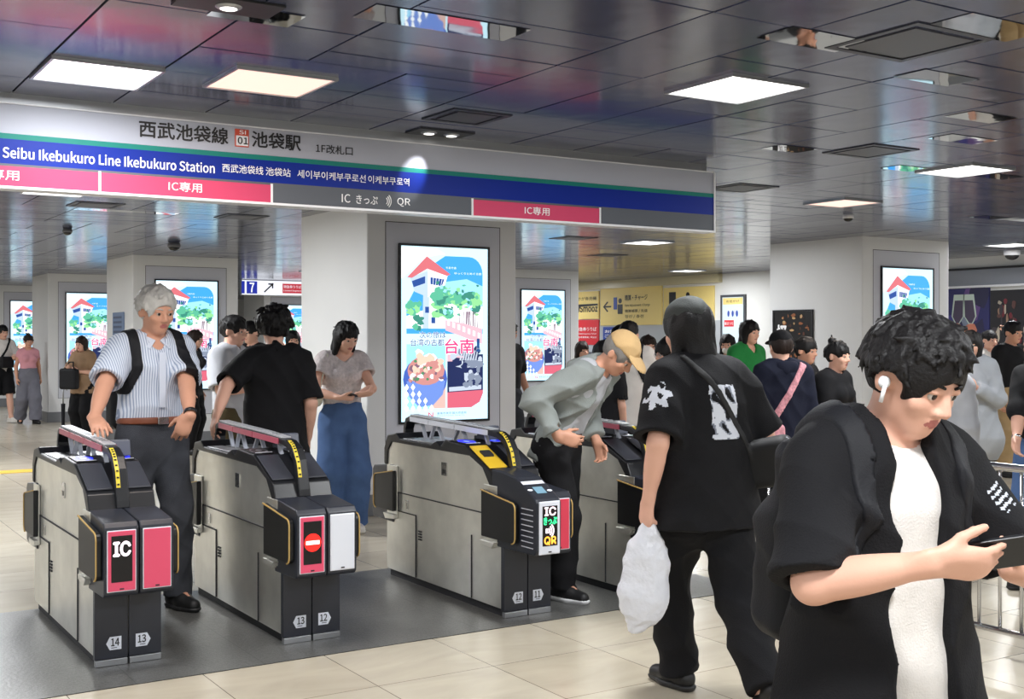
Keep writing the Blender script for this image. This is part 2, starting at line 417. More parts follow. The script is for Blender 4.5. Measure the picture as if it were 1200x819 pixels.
    # stone figure on a red ledge
    P([(.52, .07), (.80, .07), (.90, .10), (.94, .16), (.94, .38), (.52, .38)], 'navy'); P([(.52, .07), (.80, .07), (.90, .10), (.94, .15), (.94, .17), (.52, .16)], 'red'); P([(.52, .34), (.72, .34), (.72, .38), (.52, .38)], 'brick')
    P([(.54, .165), (.92, .175), (.92, .20), (.54, .19)], 'stone2')
    for i in range(34): P(blob(r2.uniform(.58, .92), r2.uniform(.20, .40) if i > 12 else r2.uniform(.32, .42), r2.uniform(.02, .06), r2.uniform(.012, .03), 10, .3, r2), r2.choice(('stone', 'stone2', 'stone', 'navy')))
    for i in range(7): P([(.66 + i * .03, .345), (.68 + i * .03, .345), (.70 + i * .03, .40), (.69 + i * .03, .405)], 'stone2')
    image = mb
    mts = []
    F2 = (fr[0], fr[1] * SW, fr[2] * SH, fr[3])
    def line(st_, *r):
        mt = MB()
        for (m, off, bd) in r[4:]: put_text(mt, st_, F2, r[0], r[1], r[2], r[3], m, off, bd)
        mts.append(mt)
    W_, I_, P_ = sc['white'], sc['ink'], sc['pink']
    line('次の旅は', .20, .475, .30, .036, (W_, .0095, .03), (I_, .0105, .008)); line('台湾の古都', .10, .43, .38, .040, (W_, .0095, .03), (I_, .0105, .008))
    line('台南', .49, .385, .34, .085, (W_, .0095, .035), (P_, .0105, .014)); line('!', .86, .395, .04, .075, (I_, .0105, .02))
    line('やあやあ', .50, .875, .12, .014, (W_, .0105, 0)); line('ゆっくりとめぐる旅', .60, .845, .32, .014, (W_, .0105, 0)); line('N', .30, .022, .055, .026, (sc['red'], .0105, .02))
    line('臺南市政府 觀光旅遊局', .40, .034, .34, .014, (I_, .0105, 0)); line('Bureau of Tourism, Tainan City', .40, .022, .32, .009, (I_, .0105, 0))
    return image, mts
SCR_I, SCR_T = screen_meshes()
scr0 = None
SCR = [((4.30, 9.04), 'large lit advertising screen on the pillar behind the wide gate, food bowl fully visible'),
       ((4.30, 16.4), 'lit advertising screen on the pillar right behind the white-haired man'),
       ((4.30, 22.0), 'lit advertising screen on the pillar behind the woman in the brown top'),
       ((4.30, 27.5), 'lit advertising screen on the far left pillar behind the woman in pink'),
       ((10.34, 9.04), 'lit advertising screen above the hair of the man holding a phone in front'),
       ((10.34, 16.5), 'lit advertising screen on the pillar seen past the right edge of the big pillar'),
       ((10.34, 27.5), 'small far advertising screen behind the head of the man with tousled black hair'),
       ((10.34, 22.0), None)]
for (x, y), lab in SCR:
    if lab is None: continue
    loc = (x + PW / 2, y - .012, .774 + SH / 2 + .005)
    if scr0 is None:
        scr0 = o = thing('advertising_screen', lab, 'screen', loc, 0, 'advertising screens on the pillars')
        f = MB()
        for (a, b, c, d) in ((-SW / 2 - .02, -SW / 2, -SH / 2 - .02, SH / 2 + .02), (SW / 2, SW / 2 + .02, -SH / 2 - .02, SH / 2 + .02), (-SW / 2, SW / 2, SH / 2, SH / 2 + .02), (-SW / 2, SW / 2, -SH / 2 - .02, -SH / 2)):
            f.box(a, b, -.012, .011, c, d, M['black'])
        f.build('screen_frame', o, bevel=.002)
        im = SCR_I.build('display_image', o, fixn=False)
        [q.build('display_text', im, fixn=False) for q in SCR_T]
    else:
        o = copy_tree(scr0); o.location = loc; o['label'] = lab

# ------------------------------------------------------------------ ceiling lamps, vents, spots, domes
def lamp(x, y, lab, warm=False, w=.43, power=1.0):
    o = thing('ceiling_lamp', lab, 'ceiling light', (x, y, CEIL), 0, 'square ceiling light panels')
    f = MB(); h = w / 2 + .012
    for (a, b, c, d) in ((-h, -w / 2, -h, h), (w / 2, h, -h, h), (-w / 2, w / 2, -h, -w / 2), (-w / 2, w / 2, w / 2, h)): f.box(a, b, c, d, -.014, 0.006, M['alu'])
    f.build('lamp_frame', o)
    f = MB(); f.box(-w / 2, w / 2, -w / 2, w / 2, -.008, 0.004, M['lampwarm' if warm else 'lamp']); f.build('lamp_panel', o)
    l = bpy.data.lights.new('lamp_light', 'AREA'); l.shape = 'SQUARE'; l.size = w; l.energy = LAMP_W * power * (.45 if warm else 1)
    l.color = (1, .86, .76) if warm else (.965, .985, 1)
    lo = bpy.data.objects.new('lamp_light', l); link(lo, o); lo.location = (0, 0, -.02)
    return o
for (x, y, lab, warm) in ((3.71, 3.97, 'square white light panel, largest one at the upper right of the overhead sign', 0), (1.21, 5.19, 'square white light panel at the far left above the overhead sign', 0),
        (1.89, 4.96, 'pinkish dim light panel beside a white one above the overhead sign', 1), (6.82, 5.09, 'bright square light panel over the right pillar near the picture edge', 0), (7.61, 6.86, 'warm-tinted light panel just above the right pillar', 1),
        (8.85, 10.97, 'white light panel just below the right end of the overhead sign', 0), (13.2, 15.3, 'small far light panel near the yellow fare counter', 0), (1.93, 9.56, 'light panel peeking out under the pink strip at the left of the overhead sign', 0), (12.8, 8.9, 'light panel beside the white dome camera at the right edge', 0),
        (1.2, .8, 'added light panel out of view, behind the photographer, left', 0), (3.9, .8, 'added light panel out of view, behind the photographer, right', 0), (-1.3, 5.2, 'added light panel out of view, outside the picture beyond the left gates', 0), (-1.3, 1.0, 'added light panel out of view, outside the picture at the near left', 0), (-1.0, 13.2, 'added light panel out of view, in the left hall', 0), (6.9, .8, 'added light panel out of view, outside the picture at the near right', 0),  # these and the next row: unseen panels added to brighten the hall
        (10.2, 4.6, 'added light panel out of view, right of the picture', 0), (10.2, .5, 'added light panel out of view, far right of the picture', 0), (1.9, 14.2, 'added light panel out of view, in the left hall, nearer', 0), (1.4, 19.5, 'added light panel out of view, in the left hall, farther', 0), (1.4, 25, 'added light panel out of view, at the end of the left hall', 0), (8.0, 14.6, 'added light panel, unseen behind the big pillar', 0), (9.2, 20, 'added light panel out of view, far behind the big pillar', 0), (13.0, 20.5, 'added light panel out of view, over the ticket machines', 0), (13.0, 5.2, 'added light panel out of view, near the right wall', 0), (-1.3, -2.2, 'added light panel out of view, far behind the photographer at left', 0), (1.2, -2.2, 'added light panel out of view, far behind the photographer, left of centre', 0), (3.9, -2.2, 'added light panel out of view, far behind the photographer, right of centre', 0), (6.9, -2.2, 'added light panel out of view, far behind the photographer at right', 0), (-4.2, 2.0, 'added light panel out of view, beside the left wall, nearest', 0), (-4.2, 6.5, 'added light panel out of view, beside the left wall, second', 0), (-4.2, 11.0, 'added light panel out of view, beside the left wall, third', 0), (-4.2, 16.0, 'added light panel out of view, beside the left wall, fourth', 0), (-4.2, 21.0, 'added light panel out of view, beside the left wall, fifth', 0), (8.0, 18.8, 'added light panel, unseen behind the big pillar, farther', 0), (8.4, 25.0, 'added light panel out of view, behind the far exit sign', 0), (13.0, 26.0, 'added light panel out of view, past the ticket machines', 0)):
    lamp(x, y, lab, bool(warm), power=1.9 if (y > 9 and x < 5) else .45 if (y == 5.19 or y == 4.96) else 1.0)
def vent(px, py, lab, w=.40):
    c = ceil_at(px, py)
    o = thing('ceiling_vent', lab, 'air vent', (c[0], c[1], CEIL), 0, 'square ceiling air vents')
    f = MB(); h = w / 2
    for (a, b, cc, d) in ((-h, -h + .03, -h, h), (h - .03, h, -h, h), (-h + .03, h - .03, -h, -h + .03), (-h + .03, h - .03, h - .03, h)): f.box(a, b, cc, d, -.005, .004, M['dark'])
    f.build('vent_frame', o)
    f = MB(); f.box(-h + .055, h - .055, -h + .055, h - .055, -.006, -.001, mat('vent_plate', (70, 71, 78), .4)); f.build('vent_plate', o)
    f = MB(); f.box(-h + .03, h - .03, -h + .03, h - .03, .0, .003, M['black']); f.build('vent_slot', o)
for a in ((1065, 50, 'large square air vent at the upper right of the ceiling', .44), (1020, 177, 'square air vent above the right pillar, below the largest one'), (868, 220, 'square air vent just right of the end of the overhead sign'), (547, 137, 'square air vent above the overhead sign beside twin spotlights', .34),
          (112, 240, 'square air vent under the left part of the overhead sign'), (283, 254, 'square air vent left of the big pillar top'), (672, 279, 'square air vent behind the pink strip at the right of the sign'), (712, 299, 'far square air vent above the yellow fare counter')): vent(*a)
def spots(px, py, lab, n):
    c = ceil_at(px, py)
    o = thing('spotlight_plate', lab, 'spotlight', (c[0], c[1], CEIL), 0)
    f = MB(); f.box(-.17, .17, -.09, .09, -.008, .004, M['black']); f.build('plate', o, bevel=.002)
    for k in range(n):
        x = (k - (n - 1) / 2) * .14
        f = MB(); f.lathe([(.035, -.016), (.045, -.010), (.045, -.006)], (x, 0, 0), M['alu'], 18); s_ = f.build('spot_ring', o)
        f = MB(); f.lathe([(.028, -.017), (.030, -.0145)], (x, 0, 0), glow('spot_lens', (255, 250, 240), 3.0), 16); f.build('spot_lens', s_)
    return c
spots(268, 5, 'single spotlight in a black plate at the top edge of the picture', 1)
c = spots(516, 155, 'twin spotlights in a black plate above the overhead sign', 2)
def dome(px, py, r, lab, m, d=None):
    c = ceil_at(px, py)
    o = thing('dome_camera', lab, 'security camera', (c[0], c[1], CEIL), 0)
    f = MB(); f.lathe([(r * .8, 0.004), (r, -.02), (r, -r * .7), (r * .9, -r * .8)], (0, 0, 0), m, 20); f.build('housing', o)
    f = MB(); f.lathe([(r * .88, -r * .75), (r * .8, -r * 1.0), (r * .55, -r * 1.24), (r * .2, -r * 1.36), (.001, -r * 1.38)], (0, 0, 0), mat('dome_glass', (18, 18, 22), .08), 20); f.build('lens_dome', o)
dome(204, 284, .075, 'dark dome security camera under the ceiling in front of a blue reflection', mat('dome_grey', (96, 98, 104), .4))
dome(79, 268, .05, 'small dark dome camera under the ceiling at the far left', MATS['dome_grey'])
dome(1186, 292, .10, 'white dome security camera at the right edge of the picture', M['white'])
dome(994, 251, .05, 'tiny white dome camera above the right pillar', M['white'])

# ------------------------------------------------------------------ overhead station sign
SY = 5.81
def zs(y): return EYE + (HZ - y) * 7.71 / FPX
Zt, Zg1, Zg0, Zb, Z0 = 2.566, 2.430, 2.405, 2.292, 2.190
SX0, SX1 = -3.2, 5.235
blue, green, pinkc, greyc = mat('sign_blue', (10, 40, 140), .5, spec=.2), mat('sign_green', (26, 122, 112), .5, spec=.2), mat('sign_pink', (206, 72, 108), .5, spec=.2), mat('sign_grey', (94, 98, 106), .5, spec=.2)
swhite = mat('sign_white', (172, 175, 188), .5, spec=.2); ink = mat('sign_ink', (18, 18, 22), .5); swt = mat('sign_text_white', (246, 246, 248), .5, spec=.2)
sg = thing('overhead_sign', 'long hanging station sign, white and blue with black station name, above the gates', 'sign', ((SX0 + SX1) / 2, SY, CEIL))
def rel(o): return np.array(o.location)
R0 = rel(sg)
f = MB(); f.box(SX0 - R0[0], SX1 - R0[0], .0, .10, Z0 - R0[2], Zt - R0[2], swhite); f.build('sign_board', sg, bevel=.003)
f = MB()
for (x0, x1, y0, y1, z0, z1) in ((SX0, SX1 + .012, -.008, .108, Z0 - .012, Z0), (SX1, SX1 + .012, -.008, .108, Z0, Zt), (SX0, SX1 + .012, -.004, .104, Zt, Zt + .006)): f.box(x0 - R0[0], x1 - R0[0], y0, y1, z0 - R0[2], z1 - R0[2], M['white'])
f.build('sign_frame', sg)
f = MB(); f.box(SX0 - R0[0], SX1 - R0[0] - .04, .02, .08, Zt + .006 - R0[2], .008, M['alu']); f.build('mounting_rail', sg)
f = MB(); f.box(SX0 - R0[0], SX1 - R0[0], -.003, .0, Zb - R0[2], Zg0 - R0[2], blue); f.build('blue_band', sg)
f = MB(); f.box(SX0 - R0[0], SX1 - R0[0], -.003, .0, Zg0 - R0[2], Zg1 - R0[2], green); f.build('green_stripe', sg)
f = MB(); f.box(SX0 - R0[0], SX1 - R0[0], -.003, .0, Z0 - R0[2], Zb - R0[2], greyc); f.build('grey_band', sg)
sx = lambda px: on_y(px, 200, SY)[0] - R0[0]
for a, b in ((-260, 116), (117, 317), (554, 702)):
    f = MB(); f.box(sx(a) if a > -200 else SX0 - R0[0], sx(b), -.006, -.003, Z0 - R0[2], Zb - .012 - R0[2], pinkc); f.build('pink_strip', sg)
for a in (116.5, 318, 553, 702.5):
    f = MB(); f.box(sx(a) - .006, sx(a) + .006, -.008, -.003, Z0 - R0[2], Zb - .006 - R0[2], M['white']); f.build('divider', sg)
fs_ = frame((0, 0, 0), (1, 0, 0), (0, 0, 1))   # sign-local: x, z; normal is -y
fs_ = (fs_[0], fs_[1], fs_[2], np.array([0, -1.0, 0]))
def stext(name, st, pa, pb, z0, h, m, off=.006, bold=0.0):
    mb = MB(); put_text(mb, st, fs_, sx(pa), z0 - R0[2], sx(pb) - sx(pa), h, m, off, bold); return mb.build(name, sg, fixn=False)
stext('station_name', '西武池袋線', 163, 267, 2.468, .080, ink, .004, .016)
stext('station_name', '池袋駅', 295, 352, 2.468, .080, ink, .004, .016)
stext('gate_name', '1F改札口', 370, 413, 2.468, .046, ink, .004, .010)
stext('english_name', 'Seibu Ikebukuro Line Ikebukuro Station', 3, 251, 2.318, .050, swt, .006, .014)
stext('chinese_name', '西武池袋线', 260, 308, 2.328, .042, swt, .006, .004); stext('chinese_name', '池袋站', 311, 340, 2.328, .042, swt, .006, .004)
stext('korean_name', '세이부이케부쿠로선', 348, 428, 2.328, .042, swt, .006, .004); stext('korean_name', '이케부쿠로역', 431, 479, 2.328, .042, swt, .006, .004)
for pa, pb in ((-30, 22), (197, 236), (614, 643)): stext('lane_text', 'IC専用', pa, pb, 2.216, .046, swt, .009, .006)
stext('lane_text', 'IC', 400, 410, 2.216, .044, swt, .006, .006); stext('lane_text', 'きっぷ', 417, 442, 2.214, .046, swt, .006, .006); stext('lane_text', 'QR', 465, 480, 2.214, .046, swt, .006, .006)
f = MB()
for k in range(4):
    r = .012 + k * .011; c0 = (sx(449), 2.238 - R0[2])
    pts = [(c0[0] + r * math.cos(t), -.0065, c0[1] + r * math.sin(t)) for t in np.linspace(-.8, .8, 9)]
    if k: f.sweep(pts, .003, .004, (0, 1, 0), swt)
f.build('touch_symbol', sg, fixn=False)
ic = MB(); mo = mat('icon_orange', (196, 74, 50), .4); x0, x1 = sx(275), sx(291.5)
ic.box(x0, x1, -.004, .0, 2.462 - R0[2], 2.552 - R0[2], mo); icon = ic.build('line_icon', sg, bevel=.003)
f = MB(); f.box(x0 + .006, x1 - .006, -.006, -.004, 2.468 - R0[2], 2.518 - R0[2], M['white']); f.build('icon_plate', icon)
f = MB(); put_text(f, 'SI', fs_, x0 + .022, 2.526 - R0[2], .034, .020, swt, .006, .01); put_text(f, '01', fs_, x0 + .014, 2.476 - R0[2], .052, .034, ink, .008, .02); f.build('icon_text', icon, fixn=False)
# spot shining on the sign from the twin spotlights
for k in (0,):
    l = bpy.data.lights.new('sign_spot', 'SPOT'); l.energy = 10; l.spot_size = math.radians(34); l.spot_blend = .5; l.shadow_soft_size = .02
    lo = bpy.data.objects.new('sign_spot', l); COL.objects.link(lo); lo.location = (c[0], SY - .16, CEIL - .03)
    tgt = Vector((c[0] - .1, SY, 2.40)); lo.rotation_euler = (tgt - lo.location).to_track_quat('-Z', 'Y').to_euler()
# ================================================================== TICKET GATES
M['led'] = mat('led_black', (10, 8, 12), .3)
M['pink'] = mat('panel_pink', (236, 84, 118), .4)
M['pinkdark'] = mat('panel_red', (214, 60, 84), .4)
M['panelwhite'] = mat('panel_white', (228, 232, 242), .35)
M['consoletop'] = mat('console_grey', (58, 60, 68), .42)
M['rail'] = mat('rail_light', (206, 208, 214), .3, .3)
M['railpink'] = mat('rail_pink', (196, 92, 112), .35)
M['post'] = mat('rail_post', (190, 194, 206), .2, alpha=.85)
M['yellow'] = mat('label_yellow', (232, 206, 60), .5)
M['yellow2'] = mat('slot_yellow', (226, 186, 50), .4)
M['wood'] = mat('flap_edge', (196, 162, 96), .5)
M['rubber'] = mat('flap_black', (14, 14, 16), .42)
M['blueled'] = glow('reader_blue', (24, 44, 255), 2.2)
M['bluelight'] = glow('reader_light', (120, 150, 255), 1.8)
GW, GL = .30, 1.40
def gate(x, y, label, nums, left='led', right='pink', text=None, side='pink', kind='ic', lit=True):
    t = thing('ticket_gate', label, 'ticket gate', (x, y, 0), 0, 'row of automatic ticket gates')
    st, bk, dk = M['steel'], M['black'], M['dark']
    # steel sides with their curved shoulders
    prof = [(.02, .045), (1.40, .045), (1.40, .80), (1.36, .862), (.66, .85), (.38, .85), (.24, .80), (.15, .71), (.12, .64), (.02, .64)]
    f = MB(); f.prism([(a, b) for a, b in prof], .004, GW - .004, st); f.build('cabinet', t, bevel=.004)
    for s in (0, 1):
        xx = (-.002, .005) if s == 0 else (GW - .005, GW + .002)
        f = MB()
        f.box(*xx, .22, 1.24, .535, .541, M['seam']); f.box(*xx, 1.0, 1.006, .05, .42, M['seam']); f.box(*xx, 1.0, 1.24, .42, .426, M['seam']); f.box(*xx, 1.235, 1.241, .42, .54, M['seam']); f.box(*xx, .34, .344, .05, .40, M['seam'])
        f.build('side_seam', t)
        f = MB(); f.box(*xx, 1.10, 1.13, .45, .50, M['chrome']); f.build('side_lock', t); f = MB(); f.box(*xx, 1.30, 1.345, .385, .41, bk); f.build('side_socket', t)
        f = MB()
        for k in range(4): f.box(*xx, .93, .97, .33 - k * .016, .338 - k * .016, M['seam'])
        f.build('side_louvre', t)
        f = MB(); f.box(*xx, .62, .68, .70, .775, M['chrome']); f.box(xx[0] - .001, xx[1] + .001, .635, .665, .71, .735, bk); f.build('side_plate', t)
    f = MB(); f.box(.02, GW - .02, .03, 1.38, 0, .045, M['seam']); f.build('plinth', t)
    # black console: rear hump, notch, front hump sloping to the passenger
    top = [(1.425, .70), (1.425, .80), (1.38, .885), (1.26, .905), (1.21, .872), (.82, .866), (.74, .893), (.69, .868), (.64, .905), (.40, .893), (.13, .772), (.095, .70), (.08, .645)]
    low = [(.125, .645), (.14, .69), (.22, .785), (.36, .838), (.64, .840), (1.32, .845), (1.375, .79), (1.385, .70)]
    f = MB(); f.prism(top + low, -.004, GW + .004, bk); f.build('console', t, bevel=.006)
    f = MB(); f.box(.004, GW - .004, .06, .16, .64, .70, bk); f.box(.01, GW - .01, 1.38, 1.42, .40, .70, bk); f.build('console_core', t)
    # the steel-topped mid tray
    f = MB(); f.box(.015, .105, .83, 1.20, .862, .876, M['alu']); f.box(.195, GW - .015, .83, 1.20, .862, .876, M['alu']); f.build('tray', t, bevel=.003)
    # frames for the two sloped halves
    for s in (0, 1):
        xa, xb = (.004, .118) if s == 0 else (.182, GW - .004)
        # cover plate on the slope (y .38 -> .14)
        def slope(y0, y1, za, zb, m, nm, lift=.004, thick=.008, xa=xa, xb=xb, par=t):
            f = MB(); f.prism([(y0, za + lift), (y1, zb + lift), (y1, zb + lift + thick), (y0, za + lift + thick)], xa, xb, m); return f.build(nm, par, bevel=.003)
        yel = kind == 'ticket' and s == 0
        slope(.37, .15, .881, .781, M['yellow2'] if yel else M['consoletop'], 'slot_cover' if yel else 'cover_plate')
        if yel:
            f = MB(); f.prism([(.30, .862), (.25, .839), (.25, .849), (.30, .872)], .03, .092, M['seam']); f.build('ticket_slot', t)
            f = MB(); f.prism([(.31, .866), (.305, .864), (.305, .873), (.31, .876)], .02, .10, M['yellow']); f.build('slot_lip', t)
        rd = slope(.60, .41, .903, .8945, M['rubber'], 'card_reader', .0, .006, xa + .006, xb - .006)
        f = MB(); cxr = (xa + xb) / 2
        yc, zc, sl = .50, .9055, (.903 - .8945) / .19
        ring = lambda a, b: [(cxr + a * math.cos(q), yc + b * math.sin(q), zc + sl * b * math.sin(q)) for q in np.linspace(0, 2 * math.pi, 32, endpoint=False)]
        mm = M['blueled'] if lit else M['alu']
        o_, i_, c_ = ring(.046, .070), ring(.036, .056), ring(.016, .026)
        f.add(o_ + i_, [(k, (k + 1) % 32, 32 + (k + 1) % 32, 32 + k) for k in range(32)], mm)
        if lit: f.add([(p[0], p[1], p[2] - .0004) for p in i_], [tuple(range(32))], glow('reader_deep', (16, 20, 200), 1.2))
        f.add([(p[0], p[1], p[2] + .0004) for p in c_], [tuple(range(32))], M['bluelight'] if lit else M['alu'])
        f.build('reader_ring', rd, fixn=False)
        f = MB(); f.box(xa + .012, xb - .012, .418, .43, .898, .9025, M['panelwhite']); f.build('reader_label', rd)
    f = MB(); f.box(.188, GW - .01, .60, .63, .900, .925, M['dark']); f.build('lamp_housing', t, bevel=.003)
    f = MB(); f.box(.190, GW - .012, .596, .600, .904, .922, M['bluelight'] if lit else M['alu']); f.build('guide_light', t)
    f = MB(); f.prism([(.62, .905), (.56, .985), (.52, .985), (.50, .905)], .188, GW - .006, mat('barrier_grey', (84, 88, 100), .4)); f.build('sensor_block', t, bevel=.006)
    # handrail arch
    path = [(1.385, .86), (1.385, .92), (1.36, .975), (1.30, .992), (.62, .975), (.40, .966), (.27, .955), (.19, .925), (.15, .875), (.125, .80), (.105, .735), (.10, .70)]
    sm = []
    for i in range(len(path) - 1):
        for q in (0, .5): sm.append(np.array(path[i]) * (1 - q) + np.array(path[i + 1]) * q)
    sm.append(np.array(path[-1]))
    hr = MB(); hr.sweep([(.15, a, b) for a, b in sm], .062, .034, (1, 0, 0), bk); rail = hr.build('handrail', t, bevel=.006)
    f = MB(); f.sweep([(.15, 1.31, 1.011), (.15, .62, .994), (.15, .34, .982)], .056, .006, (1, 0, 0), M['rail'])
    for k in range(16): f.box(.135, .165, 1.27 - k * .056, 1.285 - k * .056, 1.0105 - k * .0013, 1.0145 - k * .0013, M['alu'])
    f.build('rail_top', rail)
    sc_ = M['railpink'] if side == 'pink' else M['panelwhite']
    for xx in ((.113, .1175), (.1825, .187)):
        for a, b in ((1.30, 1.06), (1.05, .74), (.73, .36)):
            za, zb = .992 - (1.30 - a) * .025, .992 - (1.30 - b) * .025
            f = MB(); f.prism([(a, za - .022), (b, zb - .022), (b, zb + .008), (a, za + .008)], *xx, sc_); f.build('rail_strip', rail)
    for (a, b) in ((1.22, 1.16), (1.04, 1.10), (1.02, .94), (.74, .82), (.72, .64), (.46, .40)):
        f = MB(); f.prism([(a, .975), (a - .018, .975), (b - .018, .87), (b, .87)], .14, .16, M['post']); f.build('rail_post', rail)
    f = MB(); f.box(.128, .172, .45, 1.30, .866, .874, M['alu']); f.build('rail_foot', rail)
    # yellow strip label down the front of the arch
    f = MB()
    pts = [(.212, .960), (.168, .925), (.132, .875), (.105, .80), (.085, .735)]
    pts = [(.245, .968), (.20, .950), (.172, .925), (.128, .868), (.104, .795)]
    f.sweep([(.132, a - .001, b + .0035) for a, b in pts], .018, .004, (1, 0, 0), M['yellow']); lb = f.build('rail_label', rail)
    f = MB()
    for q in np.linspace(.1, .95, 9):
        i = min(int(q * 4), 3); w = q * 4 - i; p = np.array(pts[i]) * (1 - w) + np.array(pts[i + 1]) * w
        f.box(.127, .137, p[0] - .008, p[0] - .003, p[1] + .001, p[1] + .008, M['seam'])
    f.build('label_marks', lb)
    # front and rear display heads in two halves
    def head(sgn, yb):
        for s in (0, 1):
            xa, xb = (-.004, .1475) if s == 0 else (.1525, GW + .004)
            qr = kind == 'ticket' and s == 0 and sgn < 0
            if qr: P = [(.12, .375), (-.30, .38), (-.325, .40), (-.325, .655), (-.31, .672), (-.13, .765), (.0, .785), (.12, .79)]
            else: P = [(.10, .345), (-.17, .35), (-.19, .365), (-.19, .655), (-.17, .68), (.09, .705), (.10, .70)]
            f = MB(); f.prism([(yb + sgn * -a, b) for a, b in P], xa, xb, dk); h = f.build('display_head', t, bevel=.010)
            if sgn > 0: continue
            yf = yb - (.325 if qr else .19); dz = -.03 if qr else -.043
            pa, pb = xa + .016, xb - .016
            mode = left if s == 0 else right
            back = {'led': M['pink'], 'stop': M['pink'], 'multi': M['panelwhite'], 'pink': M['pink'], 'white': M['panelwhite'], 'red': M['pinkdark']}[mode]
            f = MB(); f.box(pa - .004, pb + .004, yf - .004, yf + .004, .418 + dz, .690 + dz, M['panelwhite']); f.build('panel_border', h, bevel=.003)
            f = MB(); f.box(pa, pb, yf - .006, yf, .422 + dz, .686 + dz, back); f.build('display_panel', h, bevel=.002)
            f = MB(); f.box((pa + pb) / 2 - .009, (pa + pb) / 2 + .009, yf - .008, yf, .428 + dz, .434 + dz, M['seam']); f.build('panel_sensor', h)
            if mode in ('led', 'stop', 'multi'):
                la, lb_ = pa + .014, pb - .014
                f = MB(); f.box(la, lb_, yf - .0075, yf, .462 + dz, .666 + dz, M['led']); led = f.build('led_display', h)
                fr = (np.array([0, yf - .0075, dz]), np.array([1.0, 0, 0]), np.array([0, 0, 1.0]), np.array([0, -1.0, 0]))
                W = lb_ - la
                if mode == 'led':
                    f = MB(); put_text(f, 'IC', fr, la + .010, .577, W - .020, .062, glow('led_white', (255, 236, 246), 2.2), .0015, .035, True); f.build('led_text', led, fixn=False)
                elif mode == 'stop':
                    f = MB(); cxx, cz = (la + lb_) / 2, .565; q = [(cxx + .043 * math.cos(a), cz + .043 * math.sin(a)) for a in np.linspace(0, 2 * math.pi, 32, endpoint=False)]
                    f.poly(q, fr, glow('led_red', (255, 34, 26), 2.0), .001)
                    f.poly([(cxx - .034, cz - .009), (cxx + .034, cz - .009), (cxx + .034, cz + .009), (cxx - .034, cz + .009)], fr, glow('led_bar', (255, 240, 220), 2.5), .002); f.build('no_entry_symbol', led, fixn=False)
                else:
                    for st_, (qa, qb, qc), qh, qm in (('IC', (.012, .618, .024), .042, glow('led_rose', (255, 226, 232), 2.2)), ('きっぷ', (.006, .572, .012), .038, glow('led_green', (60, 240, 150), 2.0)), ('QR', (.010, .468, .02), .042, glow('led_amber', (255, 170, 60), 2.2))):
                        f = MB(); put_text(f, st_, fr, la + qa, qb, W - qc, qh, qm, .0015, .03, st_ != 'きっぷ'); f.build('led_text', led, fixn=False)
                    f = MB(); lw = glow('led_white', (255, 236, 246), 2.2); cxx, cz = (la + lb_) / 2 - .02, .54
                    f.poly([(cxx - .008, cz - .012), (cxx + .006, cz - .012), (cxx + .006, cz + .012), (cxx - .008, cz + .012)], fr, lw, .0015)
                    for k in range(1, 4):
                        r0, r1 = k * .0125, k * .0125 + .007; A = np.linspace(-.85, .85, 8)
                        f.poly([(cxx + r1 * math.cos(a), cz + r1 * math.sin(a)) for a in A] + [(cxx + r0 * math.cos(a), cz + r0 * math.sin(a)) for a in A[::-1]], fr, lw, .0015)
                    f.build('led_symbol', led, fixn=False)
            if qr:
                # QR reader window and stickers on the sloped top
                o = np.array([0, yb - .315, .670]); v = np.array([0, .18, .093]); v /= np.linalg.norm(v); n = np.array([0, -v[2], v[1]])
                fr2 = (o, np.array([1.0, 0, 0]), v, n)
                f = MB(); f.poly([(.035, .05), (.095, .05), (.095, .11), (.035, .11)], fr2, glow('scanner_window', (150, 200, 226), .8), .003); f.build('scanner_window', h, fixn=False)
                for (cxx, cy) in ((.010, .085), (.122, .070)):
                    f = MB(); f.poly([(cxx + .016 * math.cos(a), cy + .009 * math.sin(a)) for a in np.linspace(0, 2 * math.pi, 20, endpoint=False)], fr2, M['panelwhite'], .003); f.build('round_sticker', h, fixn=False)
                f = MB(); f.poly([(-.005, .135), (.13, .135), (.13, .165), (-.005, .165)], fr2, M['panelwhite'], .003); f.build('strip_sticker', h, fixn=False)
                for k in range(8):
                    f = MB(); f.box(-.0065, -.003, yb - .29, yb - .18, .415 + k * .028, .419 + k * .028, M['grey']); f.build('vent_rib', h)
    head(-1, 0.0); head(1, GL)
    # lower doors, sill and lane numbers at the front
    for s in (0, 1):
        xa, xb = (.0, .1475) if s == 0 else (.1525, GW)
        f = MB(); f.box(xa, xb, -.004, .03, .035, .41, dk); d = f.build('front_door', t, bevel=.003)
        f = MB(); f.box(xa + .05, xb - .05, -.007, 0, .388, .396, M['seam']); f.build('door_pull', d)
        f = MB(); f.box(xa + .002, xb - .002, -.008, .02, .004, .033, M['alu']); f.build('front_sill', t, bevel=.002)
        cx = (xa + xb) / 2 + (.012 if s == 0 else -.012); w, h = .036, .030; z = .105
        fr = (np.array([0, -.005, 0]), np.array([1.0, 0, 0]), np.array([0, 0, 1.0]), np.array([0, -1.0, 0]))
        q = [(cx - w, z), (cx - w + .016, z - h), (cx + w - .004, z - h), (cx + w - .004, z + h), (cx - w + .016, z + h)]
        if s: q = [(2 * cx - a, b) for a, b in q]
        f = MB(); f.poly(q, fr, M['panelwhite'], .001); pl = f.build('lane_plate', d, fixn=False)
        if nums:
            f = MB(); put_text(f, nums[s], fr, cx - (.014 if s == 0 else .022), z - .012, .036, .034, M['seam'], .0025, .02)
            f.poly([(cx - .014, z - .022), (cx + .012, z - .022), (cx + .012, z - .019), (cx - .014, z - .019)], fr, M['seam'], .0025); f.build('lane_number', pl, fixn=False)
